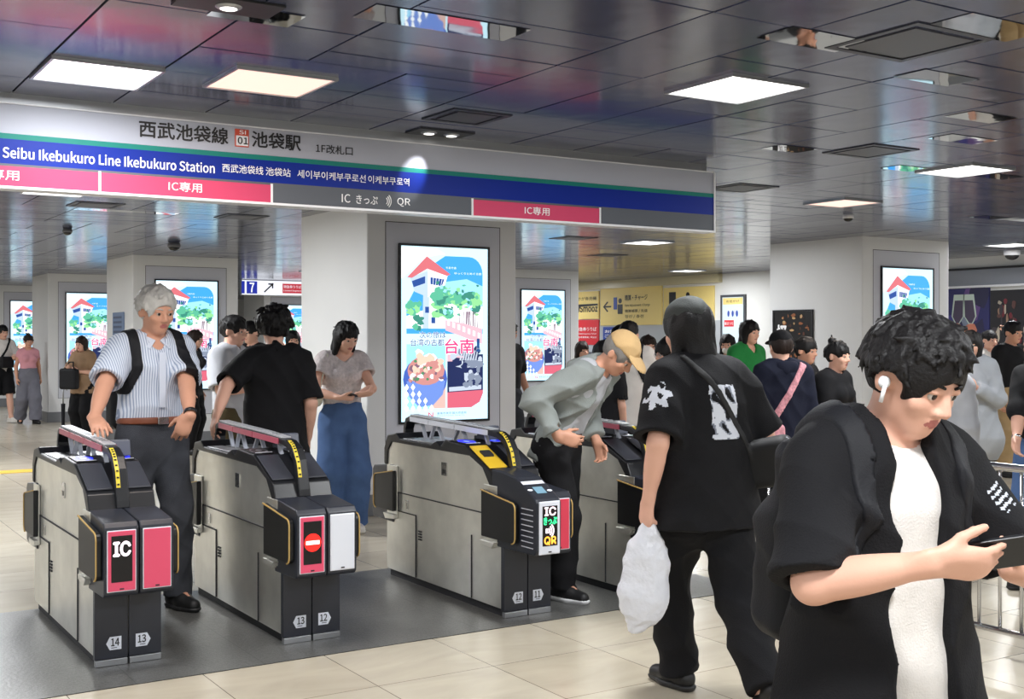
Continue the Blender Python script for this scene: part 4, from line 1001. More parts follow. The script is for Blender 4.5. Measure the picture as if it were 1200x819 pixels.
SKIN = mat('skin_light', (222, 172, 150), .5, 0, .4, .06, 180, .03)
SKIN2 = mat('skin_tan', (206, 152, 126), .5, 0, .4, .06, 180, .03)
LIP = mat('lips', (176, 104, 98), .45)
EYEW = mat('eye_white', (196, 186, 176), .2); IRIS = mat('iris_dark', (30, 20, 16), .15)
HAIRB = mat('hair_black', (17, 15, 16), .55, 0, .3, .3, 150)
HAIRD = mat('hair_dark_brown', (38, 26, 22), .55, 0, .3, .3, 150)
HAIRW = mat('hair_white', (196, 194, 190), .55, 0, .4, .3, 120, .10, 30)
class Fig:
    def __init__(s, label, pos, facing, h=1.70, girth=1.0, lean=0, hunch=0, twist=0, hyaw=0, hpitch=0, hroll=0, arms=None, feet=None, fem=False, res=.010, skin=None, world=True, drop=0.0, sway=0.0, side=0.0, chin=True):
        D = math.radians
        s.res = res; s.h = h; s.k = h / 1.70; s.skin = skin or SKIN; s.fem = fem; s.g = girth
        s.pos = np.array([pos[0], pos[1], 0.0]); s.yaw = math.atan2(-facing[0], facing[1])
        s.Rw = rotz(s.yaw)
        s.root = thing('person', label, 'person', s.pos, s.yaw)
        s.P = v3(sway, 0, .93 - drop)
        s.R2 = rotz(D(twist)) @ roty(D(side)) @ rotx(-D(lean)); s.R1 = rotz(D(twist * .5)) @ roty(D(side * .6)) @ rotx(-D(lean * .75)); s.R3 = rotz(D(twist)) @ roty(D(side)) @ rotx(-D(lean + hunch))
        s.W = s.P + s.R1 @ v3(0, 0, .15); s.C = s.W + s.R2 @ v3(0, .0, .19); s.N = s.C + s.R3 @ v3(0, -.01, .16)
        s.Rh = rotz(D(twist + hyaw)) @ rotx(-D(hpitch)) @ roty(D(hroll))
        Rn = rotz(D(twist + hyaw * .4)) @ rotx(-D((lean + hunch) * .6 + hpitch * .4))
        s.H = s.N + Rn @ v3(0, .02, .055) + s.Rh @ v3(0, .012, .10)
        sw = .150 if fem else .168
        s.S = {q: s.N + s.R3 @ v3(q * sw, -.005, -.055) for q in (-1, 1)}
        s.E = {}; s.Wr = {}; s.hand = {}
        arms = arms or {}
        for q in (-1, 1):
            a = dict(arms.get(q, {}))
            if 'w' in a: t = s.loc(a['w'])
            elif 't' in a: t = s.S[q] + v3(a['t'][0] * q, a['t'][1], a['t'][2])
            else: t = s.S[q] + v3(.05 * q, .05, -.515)
            s.E[q], s.Wr[q] = ik(s.S[q], t, .285, .245, (s.Rw.T @ np.array(a['polew'], float)) if 'polew' in a else v3(*(lambda p: (p[0] * q, p[1], p[2]))(a.get('pole', (.35, -1, -.2)))))
            fd = unit(s.Wr[q] - s.E[q])
            if 'fdw' in a: fd = unit(s.Rw.T @ np.array(a['fdw'], float))
            elif 'fd' in a: fd = unit(v3(a['fd'][0] * q, a['fd'][1], a['fd'][2]))
            pn = v3(-q, 0, 0)
            if 'pnw' in a: pn = s.Rw.T @ np.array(a['pnw'], float)
            elif 'pn' in a: pn = v3(a['pn'][0] * q, a['pn'][1], a['pn'][2])
            pn = unit(pn - fd * (pn @ fd))
            th = np.cross(fd, pn) * q          # thumb side
            s.hand[q] = dict(fd=fd, pn=pn, th=th, curl=a.get('curl', 22), thumb=a.get('thumb', 25))
        s.A = {}; s.K = {}; s.Hp = {}; s.fdir = {}; s.fp = {}
        feet = feet or {}
        for q in (-1, 1):
            f = dict(feet.get(q, {}))
            s.Hp[q] = s.P + s.R1 @ v3(.09 * q, 0, -.03)
            if 'w' in f: t = s.loc(f['w']); t[2] = f.get('z', .088)
            else: t = v3((f.get('x', .10)) * q, f.get('y', -.02), f.get('z', .088))
            s.K[q], s.A[q] = ik(s.Hp[q], t, .42, .41, v3(.12 * q, 1, 0))
            yw = D(f.get('yaw', 10)) * -q
            s.fdir[q] = v3(math.sin(-yw), math.cos(yw), 0); s.fp[q] = D(f.get('pitch', 0))
        s.parts = {}
    def loc(s, w): return (s.Rw.T @ (np.array(w, float) - s.pos)) / s.k
    def hl(s, x, y, z): return s.H + s.Rh @ v3(x, y, z)
    def out(s, name, prims, mats, h=None, disp=None, slots=None, parent=None):
        v, q = surf(prims, (h or s.res), disp)
        sl = None
        if slots is not None: sl = slots(v[q].mean(1))
        return mesh_np(name, v * s.k, q, mats, parent or s.root, sl)
    # ---- anatomy
    def torso(s, e, low=0.0, k=.05):
        g = s.g; f1, f2, f3 = s.R1 @ v3(0, 1, 0), s.R2 @ v3(0, 1, 0), s.R3 @ v3(0, 1, 0)
        hip, wst, cst = (.165, .122, .142) if s.fem else (.155, .142, .162)
        hip, wst, cst = hip * g + e, wst * g + e, cst * (.5 + .5 * g) + e
        fl = .68 if g < 1.1 else .78
        L = [cone(s.P + s.R1 @ v3(0, -.01, -.04 - low), s.W, hip, wst, k, flat=fl, n=f1), cone(s.W, s.C, wst, cst, k, flat=fl - .02, n=f2),
             cone(s.C, s.C + (s.N - s.C) * .62, cst, .105 + e, k, flat=.64, n=f3), cone(s.S[-1] + s.R3 @ v3(.03, 0, 0), s.S[1] + s.R3 @ v3(-.03, 0, 0), .054 + e, .054 + e, .06),
             cone(s.S[-1] * .55 + s.N * .45 + s.R3 @ v3(0, -.01, .004), s.S[1] * .55 + s.N * .45 + s.R3 @ v3(0, -.01, .004), .045 + e * .7, .045 + e * .7, .05)]
        if s.fem: L += [ell(s.C + s.R2 @ v3(.062 * q, .085, -.01), (.062 + e * .5, .055 + e * .5, .062 + e * .5), s.R2, .04) for q in (-1, 1)]
        if g > 1.1: L.append(ell(s.W + s.R1 @ v3(0, .05, -.04), (.135 * g + e, .10 * g + e, .14), s.R1, .06))
        return L
    def arm(s, q, e=0.0):
        t = .88 if s.fem else 1.0; t *= .8 + .2 * s.g
        return [cone(s.S[q], s.E[q], .052 * t + e, .041 * t + e, .03), cone(s.E[q], s.Wr[q], .040 * t + e, .026 * t + e, .02, bulge=.006)]
    def handp(s, q):
        H = s.hand[q]; w = s.Wr[q]; fd, pn, th = H['fd'], H['pn'], H['th']; sc_ = .92 if s.fem else 1.0
        L = [cone(w, w + fd * .078 * sc_, .034, .041, .02, flat=.42, n=pn), cone(w + fd * .03 + th * .02, w + fd * .072 + th * .022, .016, .014, .02)]
        cu = math.radians(H['curl'])
        for i, (o, l) in enumerate(((.030, .92), (.010, 1.0), (-.011, .95), (-.030, .78))):
            p = w + fd * (.080 if i < 3 else .072) * sc_ + th * o * sc_; a = cu * (.55 + .12 * i); r = .0092
            sp = unit(fd + th * o * 1.2)
            for seg in (.042, .026, .021):
                d = sp * math.cos(a) + pn * math.sin(a); n = p + d * seg * l * sc_
                L.append(cone(p, n, r, r - .0009, .005)); p = n; a += cu * (1.0 if seg > .03 else .75); r -= .0008
        ta = math.radians(H['thumb']); p = w + fd * .022 + th * .026 + pn * .004
        d = unit(fd * .72 + th * .62 + pn * (.15 + math.sin(ta) * .5)); n = p + d * .042
        L.append(cone(p, n, .0145, .0115, .012)); d2 = unit(d + fd * .35 - th * .25 + pn * .1); m = n + d2 * .030; L.append(cone(n, m, .0112, .0100, .006)); L.append(cone(m, m + unit(d2 + fd * .2) * .022, .0100, .0082, .005))
        return L
    def headp(s):
        h = s.hl; R = s.Rh; t = .95 if s.fem else 1.0
        L = [cone(s.N - s.R3 @ v3(0, .005, .03), h(0, -.022, -.065), .058 * t, .050 * t, .03), ell(h(0, -.012, .028), (.075, .093, .088), R, .03), ell(h(0, .018, -.035), (.063 * t, .074, .075), R, .03), ell(h(0, .052, -.088), (.030 * t, .030, .024), R, .03)]
        L += [cone(h(-.04, .070, .026), h(.04, .070, .026), .013, .013, .02), ell(h(.040, .060, -.022), (.024, .020, .022), R, .02), ell(h(-.040, .060, -.022), (.024, .020, .022), R, .02)]
        L += [ell(h(q * .032, .097, .006), (.019, .016, .013), R, .014, 's') for q in (-1, 1)] + [ell(h(q * .031, .0815, .0155), (.019, .010, .0075), R, .006) for q in (-1, 1)]
        L += [cone(h(0, .086, .014), h(0, .106, -.024), .009, .0125, .012), ell(h(.011, .096, -.030), (.010, .010, .008), R, .008), ell(h(-.011, .096, -.030), (.010, .010, .008), R, .008)]
        L += [ell(h(0, .083, -.0545), (.023, .0115, .006), R, .007), ell(h(0, .082, -.0645), (.019, .0115, .007), R, .007), ell(h(0, .097, -.0592), (.022, .008, .0018), R, .003, 's')]
        for q in (-1, 1):
            L += [ell(h(q * .083, -.010, -.004), (.012, .021, .033), R @ rotz(q * .45), .008), ell(h(q * .094, -.002, .0), (.007, .011, .018), R @ rotz(q * .45), .005, 's')]
        return L
    def leg(s, q, e=0.0):
        t = (.5 + .5 * s.g)
        return [cone(s.Hp[q], s.K[q], .084 * t + e, .054 + e, .04), cone(s.K[q], s.A[q], .053 + e, .038 + e, .03, bulge=.008)]
    def body(s, hands=True, face=True, low=True):
        L = s.torso(0.0)
        for q in (-1, 1):
            L += s.arm(q)
            if low: L += s.leg(q) + [cone(s.A[q], s.A[q] + (s.fdir[q] * math.cos(s.fp[q]) - v3(0, 0, 1) * math.sin(s.fp[q])) * .12 - v3(0, 0, .04), .036, .026, .02)]
        for q in (-1, 1):
            if hands: L += s.handp(q)
        L += s.headp()
        def sl(c):
            p = (c - s.H) @ s.Rh
            return ((p[:, 1] > .080) & ((p[:, 0] / .022) ** 2 + ((p[:, 2] + .0595) / .0105) ** 2 < 1)).astype(int)
        o = s.out('body', L, [s.skin, LIP], slots=sl)
        if face:
            for q in (-1, 1):
                f = MB(); c = (s.hl(q * .031, .0765, .005)) * s.k; rr = .0125 * s.k; R = s.Rh @ rotz(-q * .15)
                vs, fs = [], []
                n, m = 12, 11
                prof = [(rr * math.sin(a), rr * math.cos(a)) for a in np.linspace(.02, math.pi - .02, m)]
                for k_, (r_, y_) in enumerate(prof):
                    for j in range(n): vs.append(c + R @ v3(r_ * math.cos(6.2832 * j / n), y_, r_ * math.sin(6.2832 * j / n)))
                f.add(vs, [(i * n + j, i * n + (j + 1) % n, (i + 1) * n + (j + 1) % n, (i + 1) * n + j) for i in range(2) for j in range(n)] + [tuple(range(n))], IRIS, True)
                f.add(vs, [(i * n + j, i * n + (j + 1) % n, (i + 1) * n + (j + 1) % n, (i + 1) * n + j) for i in range(2, m - 1) for j in range(n)], EYEW, True)
                f.build('eye', o)
                f = MB(); f.tube([s.hl(q * .016, .0905, .028) * s.k, s.hl(q * .034, .0895, .033) * s.k, s.hl(q * .052, .073, .027) * s.k], [.003, .0038, .002], s.browm if hasattr(s, 'browm') else HAIRB, 6); f.build('eyebrow', o)
        return o
    # ---- hair and hats
    def hair(s, style='short', m=None, vol=.0, seed=0, amp=.004, fringe=.0, length=-.25, locks=0, comb=0.0):
        h = s.hl; R = s.Rh; m = m or HAIRB; s.browm = m
        v = .014 + vol
        L = [ell(h(0, -.014, .030), (.076 + v, .095 + v, .090 + v * 1.15), R, .02)]
        if vol > .012:
            r = np.random.RandomState(seed + 5)
            for i in range(26):
                a, b = r.uniform(0, 6.28), r.uniform(.15, 1.45); d = v3(math.cos(a) * math.sin(b), math.sin(a) * math.sin(b) * 1.1, math.cos(b))
                c = v3(0, -.012, .030) + d * v3(.083, .10, .097); L.append(ell(h(*c), (.024 + vol * .4, .024 + vol * .4, .018 + vol * .4), R @ rotz(r.uniform(0, 3)), .012))
        if style in ('long', 'medium'):
            ln = length
            L += [cone(h(0, -.05, .0), h(0, -.065, ln), .088 + vol, .075 + vol, .03, flat=.7, n=R @ v3(0, 1, 0)), cone(h(.06, -.01, .02), h(.078, .005, ln * .9), .034, .024, .03), cone(h(-.06, -.01, .02), h(-.078, .005, ln * .9), .034, .024, .03)]
        if style == 'bun': L += [ell(h(0, -.075, .125), (.034, .034, .030), R, .01)] + [cone(h(0, -.075, .13), h(.05 * math.cos(a), -.075 + .03 * math.sin(a * 2), .165 + .012 * math.sin(3 * a)), .014, .004, .008) for a in (0, 1.2, 2.4, 3.6, 5)]
        # open the face
        zc = -.050 - fringe
        L += [ell(h(0, .115, zc), (.064 if style in ('long', 'medium') else .070, .085, .088), R, .010, 's')]
        if style in ('short', 'bun'):
            n = R @ v3(0, .34, -1); L.append(Pr(lambda P, p=h(0, -.03, -.050), n=unit(n): (P - p) @ n, [-9] * 3, [9] * 3, .012, 'i'))
            for q in (-1, 1): L.append(ell(h(q * .088, .012, -.022), (.030, .036, .040), R, .008, 's'))
        # locks of hair combed from the crown
        r = np.random.RandomState(seed + 77); n = locks or (70 if s.res > .0095 else 150)
        crown = v3(.01, -.055, .0); c0 = v3(0, -.014, .030); ax = v3(.083 + vol * .8, .102 + vol * .8, .096 + vol)
        for i in range(n):
            az, b = r.uniform(0, 6.2832), math.acos(r.uniform(-.05, 1))
            d = v3(math.cos(az) * math.sin(b), math.sin(az) * math.sin(b), math.cos(b))
            front = d[1] > .35 and d[2] < .62 + fringe * -6
            if front: continue
            p = c0 + d * ax
            fl = d - unit(v3(comb * -.25, -.35, .93)); fl = unit(fl + v3(comb, 0, 0) * (d[2] > .3) + r.normal(0, .35 + vol * 8, 3)); nn = unit(d / ax); t = unit(fl - nn * (fl @ nn))
            ln_ = r.uniform(.04, .075) + vol * .9; rr = r.uniform(.006, .011) + vol * .08
            p1 = p + t * ln_ * .5 + nn * (.004 + vol * .25); p2 = p + t * ln_ + nn * r.uniform(-.008, .006 + vol * .35)
            if p2[2] < -.075 and style != 'long': continue
            if style in ('short', 'bun') and p2[2] < (.0 if p2[1] > -.02 else -.055): continue
            if abs(p2[0]) < .075 and p2[1] > .05 and p2[2] < .055 - fringe * .6: continue
            L += [cone(h(*p), h(*p1), rr, rr * .9, .004), cone(h(*p1), h(*p2), rr * .9, rr * .25, .004)]
        return s.out('hair', L, [m], h=min(s.res, .0075) if s.res < .0095 else s.res, disp=strands(amp, seed=seed))
    def cap(s, m, brim=1, bm=None, tilt=0, up=0.0, name='cap', seed=0):
        h = s.hl; R = s.Rh @ rotx(-math.radians(tilt))
        n = R @ v3(0, 0, -1)
        L = [ell(h(0, -.012, .050 + up), (.092, .110, .098), R, .02), Pr(lambda P, p=h(0, 0, .046), n=n: (P - p) @ n, [-9] * 3, [9] * 3, .006, 'i')]
        o = s.out(name, L, [m], h=.008, disp=folds(.003, seed, 2.0))
        if brim:
            c = h(0, .105, .052 + up)
            B = [ell(c, (.078, .082, .020), R @ rotx(-.16), .006), ell(c - R @ v3(0, 0, .012), (.09, .10, .018), R @ rotx(-.16), .004, 's')]
            s.out('brim', B, [bm or m], h=.006, parent=o)
        return o
    # ---- clothes
    def top(s, m, hem=-.10, ease=.016, sleeve=.75, sl=.016, name='shirt', amp=.004, seed=0, neck=.070, vneck=0.0, hemflare=0.0, mats=None, slots=None, extra=None, h=None, cuff=None, shell=None, low=.10):
        L = s.torso(ease, low)
        if hemflare: L.append(cone(s.P + s.R1 @ v3(0, 0, -.16), s.W, .175 * s.g + hemflare + ease, .14 * s.g + ease, .05, flat=.75, n=s.R1 @ v3(0, 1, 0)))
        up = s.R1 @ v3(0, 0, 1)
        L.append(plane(s.P + up * hem, -up))
        for q in (-1, 1):
            A = []
            if sleeve <= 0: continue
            r1 = .054 + sl
            if sleeve <= 1:
                e = s.S[q] + (s.E[q] - s.S[q]) * sleeve; ax = unit(s.E[q] - s.S[q])
                A = [cone(s.S[q], e + ax * .03, r1, (cuff or .050) + sl, .03), plane(e, ax)]
                t = .8 + .2 * s.g
                A.append(cone(e - ax * .05, e + ax * .08, .045 * t + .006, (.043 * t + .006 + (cuff or .050) + sl) / 2, .004, 's'))
            else:
                e = s.E[q] + (s.Wr[q] - s.E[q]) * (sleeve - 1); ax = unit(s.Wr[q] - s.E[q])
                A = [cone(s.S[q], s.E[q], r1, .046 + sl, .03), cone(s.E[q], e + ax * .03, .046 + sl, (cuff or .034) + sl * .6, .03), plane(e, ax)]
            L.append(grp(A, .035))
        L.append(cone(s.N - s.R3 @ v3(0, .0, .012), s.H, neck, neck + .004, .006, 's'))
        if vneck: L.append(cone(s.N + s.R3 @ v3(0, .07, .0), s.N + s.R3 @ v3(0, .13, -vneck), .055, .006, .006, 's'))
        if extra: L += extra
        s.shirt = (L, folds(amp, seed))
        return s.out(name, L, mats or [m], h=h, disp=folds(amp, seed), slots=slots)
    def trousers(s, m, waist=.10, ease=.016, knee=.072, hem=.066, length=1.0, name='trousers', amp=.005, seed=1, h=None, mats=None, slots=None):
        L = [cone(s.P + s.R1 @ v3(0, -.005, -.05), s.P + s.R1 @ v3(0, 0, waist + .02), .158 * s.g + ease, .150 * s.g + ease * .6, .04, flat=.70 if s.g < 1.1 else .78, n=s.R1 @ v3(0, 1, 0))]
        up = s.R1 @ v3(0, 0, 1); L.append(plane(s.P + up * waist, up))
        t = .5 + .5 * s.g
        for q in (-1, 1):
            A = [cone(s.Hp[q], s.K[q], .090 * t + ease, knee * (.6 + .4 * t), .04)]
            if length > .5:
                e = s.K[q] + (s.A[q] - s.K[q]) * (length - .5) * 2; ax = unit(s.A[q] - s.K[q])
                A += [cone(s.K[q], e + ax * .02, knee * (.6 + .4 * t), hem, .03), plane(e, ax)]
            else:
                e = s.Hp[q] + (s.K[q] - s.Hp[q]) * length * 2; ax = unit(s.K[q] - s.Hp[q]); A += [plane(e, ax)]
            L.append(grp(A, .035))
        return s.out(name, L, mats or [m], h=h, disp=folds(amp, seed), slots=slots)
    def skirt(s, m, waist=.10, hemz=.45, r=.26, name='skirt', seed=2):
        L = [cone(s.P + v3(0, 0, waist), s.P + v3(0, 0, -.12), .145, .19, .04, flat=.75, n=v3(0, 1, 0)), cone(s.P + v3(0, 0, -.12), v3(s.P[0], s.P[1], hemz - .05), .19, r, .04, flat=.8, n=v3(0, 1, 0)), plane(v3(0, 0, hemz), v3(0, 0, -1)), plane(s.P + v3(0, 0, waist), v3(0, 0, 1))]
        return s.out(name, L, [m], disp=folds(.008, seed, 1.2))
    def shoes(s, m, sole=None, h=.008):
        for q in (-1, 1):
            f, pt = s.fdir[q], s.fp[q]; F = f * math.cos(pt) - v3(0, 0, 1) * math.sin(pt); U = v3(0, 0, 1) * math.cos(pt) + f * math.sin(pt); X = np.cross(F, U)
            R = np.stack([X, F, U], 1); a = s.A[q]; o = a - U * .088
            g = lambda x, y, z: o + R @ v3(x, y, z)
            L = [cone(g(0, -.045, .048), g(0, .06, .046), .040, .046, .02), cone(g(0, .06, .044), g(0, .150, .034), .046, .036, .02), cone(g(0, -.025, .06), g(0, -.012, .115), .042, .040, .02), plane(g(0, 0, .016), -U), cone(g(0, -.01, .10), g(0, 0, .15), .034, .034, .003, 's')]
            sh = s.out('shoe', L, [m], h=h)
            L = [cone(g(0, -.045, .03), g(0, .06, .03), .045, .052, .02), cone(g(0, .06, .03), g(0, .155, .034), .052, .040, .02), plane(g(0, 0, .0), -U), plane(g(0, 0, .028), U)]
            s.out('sole', L, [sole or m], h=h, parent=sh)
    def band(s, name, c, ax, r, w, m, th=.004, flat=None):
        """a ring round a wrist or waist"""
        ax = unit(ax); a = unit(np.cross(ax, v3(0, 1, .01)) if abs(ax[1]) < .9 else np.cross(ax, v3(1, 0, 0))); b = np.cross(ax, a)
        f = MB(); n = 28; vs = []
        for (rr, z) in ((r, -w / 2), (r + th, -w / 2), (r + th, w / 2), (r, w / 2)):
            for j in range(n): vs.append((c + (a * math.cos(6.2832 * j / n) + b * math.sin(6.2832 * j / n)) * rr + ax * z) * s.k)
        f.add(vs, [(i * n + j, i * n + (j + 1) % n, ((i + 1) % 4) * n + (j + 1) % n, ((i + 1) % 4) * n + j) for i in range(4) for j in range(n)], m, True)
        return f.build(name, s.root)
    def w(s, p): return s.pos + s.Rw @ (np.asarray(p, float) * s.k)
    def palm(s, q, a=.06, off=.018):
        H = s.hand[q]; return s.w(s.Wr[q] + H['fd'] * a + H['pn'] * off)
    # ---- things a person carries (top-level)
    def item(s, name, label, cat, prims, mats, h=.008, disp=None, slots=None):
        v, q = surf(prims, h, disp); v = (v * s.k) @ s.Rw.T + s.pos
        o = mesh_np(name, v, q, mats, None, slots(v[q].mean(1)) if slots else None)
        return tag(o, label, cat)
    def phone(s, q, label, up=None, size=(.072, .15, .009), away=.062, lift=.022, tilt=.7):
        H = s.hand[q]; c = s.w(s.Wr[q] + H['fd'] * away + H['pn'] * lift)
        n = s.Rw @ H['pn']; ylong = s.Rw @ unit(H['fd'] + H['th'] * tilt); ylong = unit(ylong - n * (ylong @ n)); x = np.cross(ylong, n)
        t = thing('smartphone', label, 'phone', c)
        def bx(nm, a, b, d0, d1, m, par):
            f = MB(); vs = []
            for z in (d0, d1):
                for (i, j) in ((-1, -1), (1, -1), (1, 1), (-1, 1)): vs.append(x * i * a / 2 + ylong * j * b / 2 + n * z)
            f.add(vs, [(3, 2, 1, 0), (4, 5, 6, 7), (0, 1, 5, 4), (1, 2, 6, 5), (2, 3, 7, 6), (3, 0, 4, 7)], m); return f.build(nm, par, bevel=.002)
        b = bx('phone_case', size[0], size[1], -.004, .005, M['black'], t); bx('phone_screen', size[0] - .008, size[1] - .012, .0045, .0056, mat('phone_glass', (30, 34, 44), .08), b)
        return t
    def straps(s, m, e=.0, wd=.026, dx=.10, th=.011, zl=-.13):
        """two backpack straps lying on the garment over the shoulders"""
        L, dp = s.shirt; R = s.R3; C = s.C
        def f(P):
            q = (P - C) @ R
            xc = dx + np.clip(-q[:, 2] - .0, 0, .3) * .45 * (q[:, 1] > 0)
            xc = xc + .0
            d = field(L, P, dp)
            band = np.abs(np.abs(q[:, 0]) - xc) - wd
            return np.maximum.reduce([d - th, -d - .05, band, zl - q[:, 2], np.abs(q[:, 0]) - .24])
        lo = C - .30; hi = C + .30
        return [Pr(f, lo, hi, .004)]
    def sash(s, A, B, wd=.02, th=.011, sel=None):
        """a strap lying on the garment in the plane through points A, B and the body axis direction y"""
        L, dp = s.shirt; R = s.R2; A = np.array(A, float); B = np.array(B, float)
        u = unit(B - A); y = R @ v3(0, 1, 0); m = unit(np.cross(u, y)); ln = np.linalg.norm(B - A)
        def f(P):
            d = field(L, P, dp); w = (P - A) @ u; yy = (P - A) @ y
            r = [d - th, -d - .05, np.abs((P - A) @ m) - wd, w - ln, -w - .06]
            if sel == 'back': r.append(yy - .05)
            if sel == 'front': r.append(-yy - .05)
            return np.maximum.reduce(r)
        lo = np.minimum(A, B) - .30; hi = np.maximum(A, B) + .30
        return [Pr(f, lo, hi, .004)]
def _flatcap(a, b, r, s, q):
    """a strap piece: a capsule pressed towards the body axis"""
    mid = (a + b) / 2; ax = s.C + (s.N - s.C) * .3
    n = mid - ax; n = n - s.R3 @ v3(1, 0, 0) * (n @ (s.R3 @ v3(1, 0, 0))) * .7; n = unit(n); d = unit(b - a); n = unit(n - d * (n @ d))
    c = cone(a, b, r, r, .012, flat=.35, n=n)
    return c.f, c.lo, c.hi, .012, 'u'
def facing(px, phi):
    """world direction for a person seen at column px: 0 looks at the camera, 90 to picture right, 180 away"""
    f = unit(FX + RX * ((px - 600) / FPX)); r = np.array([f[1], -f[0], 0]); a = math.radians(phi)
    return -f * math.cos(a) + r * math.sin(a)
# ================================================================== WHO IS IN THE PICTURE
K_black = cloth('cloth_black', (20, 20, 23)); K_black2 = cloth('cloth_black_b', (28, 28, 32)); K_navy = cloth('cloth_navy', (20, 24, 42)); K_white = cloth('cloth_white', (226, 222, 218)); K_grey = cloth('cloth_grey', (150, 154, 160))
K_lgrey = cloth('cloth_light_grey', (182, 184, 190)); K_khaki = cloth('cloth_khaki', (168, 142, 104)); K_olive = cloth('cloth_olive', (84, 74, 52)); K_brown = cloth('cloth_brown', (150, 122, 96)); K_pink = cloth('cloth_pink', (212, 150, 160)); K_gpants = cloth('cloth_grey_trousers', (112, 112, 122))
K_green = cloth('cloth_green', (38, 130, 66)); K_denim = mat('denim_blue', (78, 104, 148), .85, 0, .2, .4, 260, .16, 7); K_jean = mat('denim_black', (62, 64, 70), .85, 0, .2, .4, 260, .22, 8); K_cap = cloth('cap_tan', (194, 162, 116)); K_jacket = cloth('jacket_grey_green', (142, 148, 146))
K_shoe = mat('shoe_black', (20, 20, 22), .5); K_sole = mat('sole_white', (220, 220, 222), .5); K_wshoe = mat('shoe_white', (224, 220, 214), .5)

# --- the man with the phone, nearest, on the right
d0 = 2.50
p = at(1030, 600, d0)
ZU = v3(0, 0, 1)
F = Fig('dark-haired person nearest at right, open black shirt over white t-shirt, looking at phone', p, facing(1030, 40), h=1.585, girth=1.10, lean=1, hunch=4, hyaw=8, hpitch=28, hroll=-3, res=.006, drop=.045,
        arms={1: dict(w=at(1092, 660, 2.18), polew=-RX * .8 - ZU * .45 + FX * .3, fdw=unit(RX * 1.0 - FX * .05 + ZU * -.02), pnw=unit(FX * .8 + ZU * .5), curl=24, thumb=20),
              -1: dict(w=at(1228, 688, 2.30), pole=(.9, -.5, -.6), fdw=unit(-RX * .8 - FX * .25 + ZU * .35), pnw=unit(FX * .3 + ZU * .9), curl=30)},
        feet={1: dict(y=.10), -1: dict(y=-.14, z=.10)})
F.hair('short', HAIRB, vol=.006, seed=4, amp=.003, fringe=-.008, locks=520, comb=.2); F.body()
F.top(K_white, hem=-.42, low=.38, ease=.011, sleeve=.4, sl=.006, name='white_tee', seed=3, amp=.004, neck=.066, hemflare=.02)
def open_front(F, w0=.075, w1=.12, sx=-.01):
    R = F.R2; C = F.C
    zn, zp = (F.N - C) @ (R @ v3(0, 0, 1)), -.80
    def f(P):
        q = (P - C) @ R
        w = w0 + (w1 - w0) * np.clip((zn - q[:, 2]) / .55, 0, 1.6)
        return np.maximum(np.abs(q[:, 0] - sx) - w, -q[:, 1] - .01)
    return [Pr(f, C - 1.0, C + .6, .012, 's')]
def sleeve_marks(c):
    ax = unit(F.E[-1] - F.S[-1]); o = unit(F.R3 @ v3(-.3, 1, 0)); o = unit(o - ax * (o @ ax)); t = np.cross(ax, o)
    q = c - (F.S[-1] + (F.E[-1] - F.S[-1]) * .50)
    u, w_, z = q @ ax, q @ t, q @ o
    return ((z > .02) & (np.abs(u) < .032) & (np.abs(w_) < .026) & (np.sin(u * 420) > .2)).astype(int)
F.top(K_black, hem=-.40, ease=.042, sleeve=.99, sl=.028, cuff=.064, name='open_shirt', seed=8, amp=.006, neck=.074, low=.36, hemflare=.05, extra=open_front(F, .050, .078, .012), mats=[K_black, mat('print_pale', (190, 194, 204), .7)], slots=sleeve_marks)
F.trousers(K_black, waist=.0, ease=-.014, knee=.085, hem=.085, seed=5); F.shoes(K_shoe)
f = MB(); e = F.hl(.094, .002, -.008) * F.k; f.lathe([(.004, -.006), (.010, -.002), (.010, .004), (.005, .009)], (0, 0, 0), mat('earbud_white', (236, 238, 242), .25), 14, axis='x'); f.tube([(0.004, .006, 0), (.004, .012, -.030)], .0035, MATS['earbud_white'], 8)
f.v = [tuple(e + F.Rh @ np.array(q) * 1.25) for q in f.v]; f.build('earbud', F.root)
F.phone(1, 'black smartphone held sideways by the nearest person in the open black shirt', away=.105, lift=.026, tilt=.25)
back = lambda F, x, y, z: F.C + F.R3 @ v3(x, y, z)
F.item('backpack', 'black backpack on the back of the nearest person in the open black shirt', 'backpack', [rbox(back(F, .03, -.195, .0), (.105, .06, .13), F.R3, .05), rbox(back(F, .03, -.225, -.20), (.118, .085, .17), F.R3, .06, .08)] + F.straps(None, wd=.026, dx=.135), [mat('bag_black', (20, 21, 26), .65, 0, .3, .2, 300)], .009, folds(.004, 6))

# --- the man with the black hat walking away with a plastic bag
d1 = 4.90
p = at(826, 600, d1)
D_print = mat('print_white', (206, 210, 220), .7); D_print2 = mat('print_grey', (120, 126, 140), .7)
F = Fig('person in black hat and black t-shirt walking away, carrying a white plastic bag', p, facing(826, 218), h=1.68, girth=1.2, lean=5, hunch=8, hyaw=14, hpitch=8, res=.008,
        arms={-1: dict(w=at(760, 585, 4.78), pole=(.5, -.6, -.4), pnw=unit(RX * .8 + FX * .5), fdw=unit(v3(0, 0, -1) - RX * .1), curl=58, thumb=50), 1: dict(w=at(852, 556, 5.12), polew=RX * .9 - FX * .25 - v3(0, 0, .2), curl=40)},
        feet={-1: dict(w=floor_at(796, 806) + v3(0, 0, .09), yaw=4), 1: dict(w=at(899, 778, 4.52), z=.17, yaw=4, pitch=42)}, drop=.035)
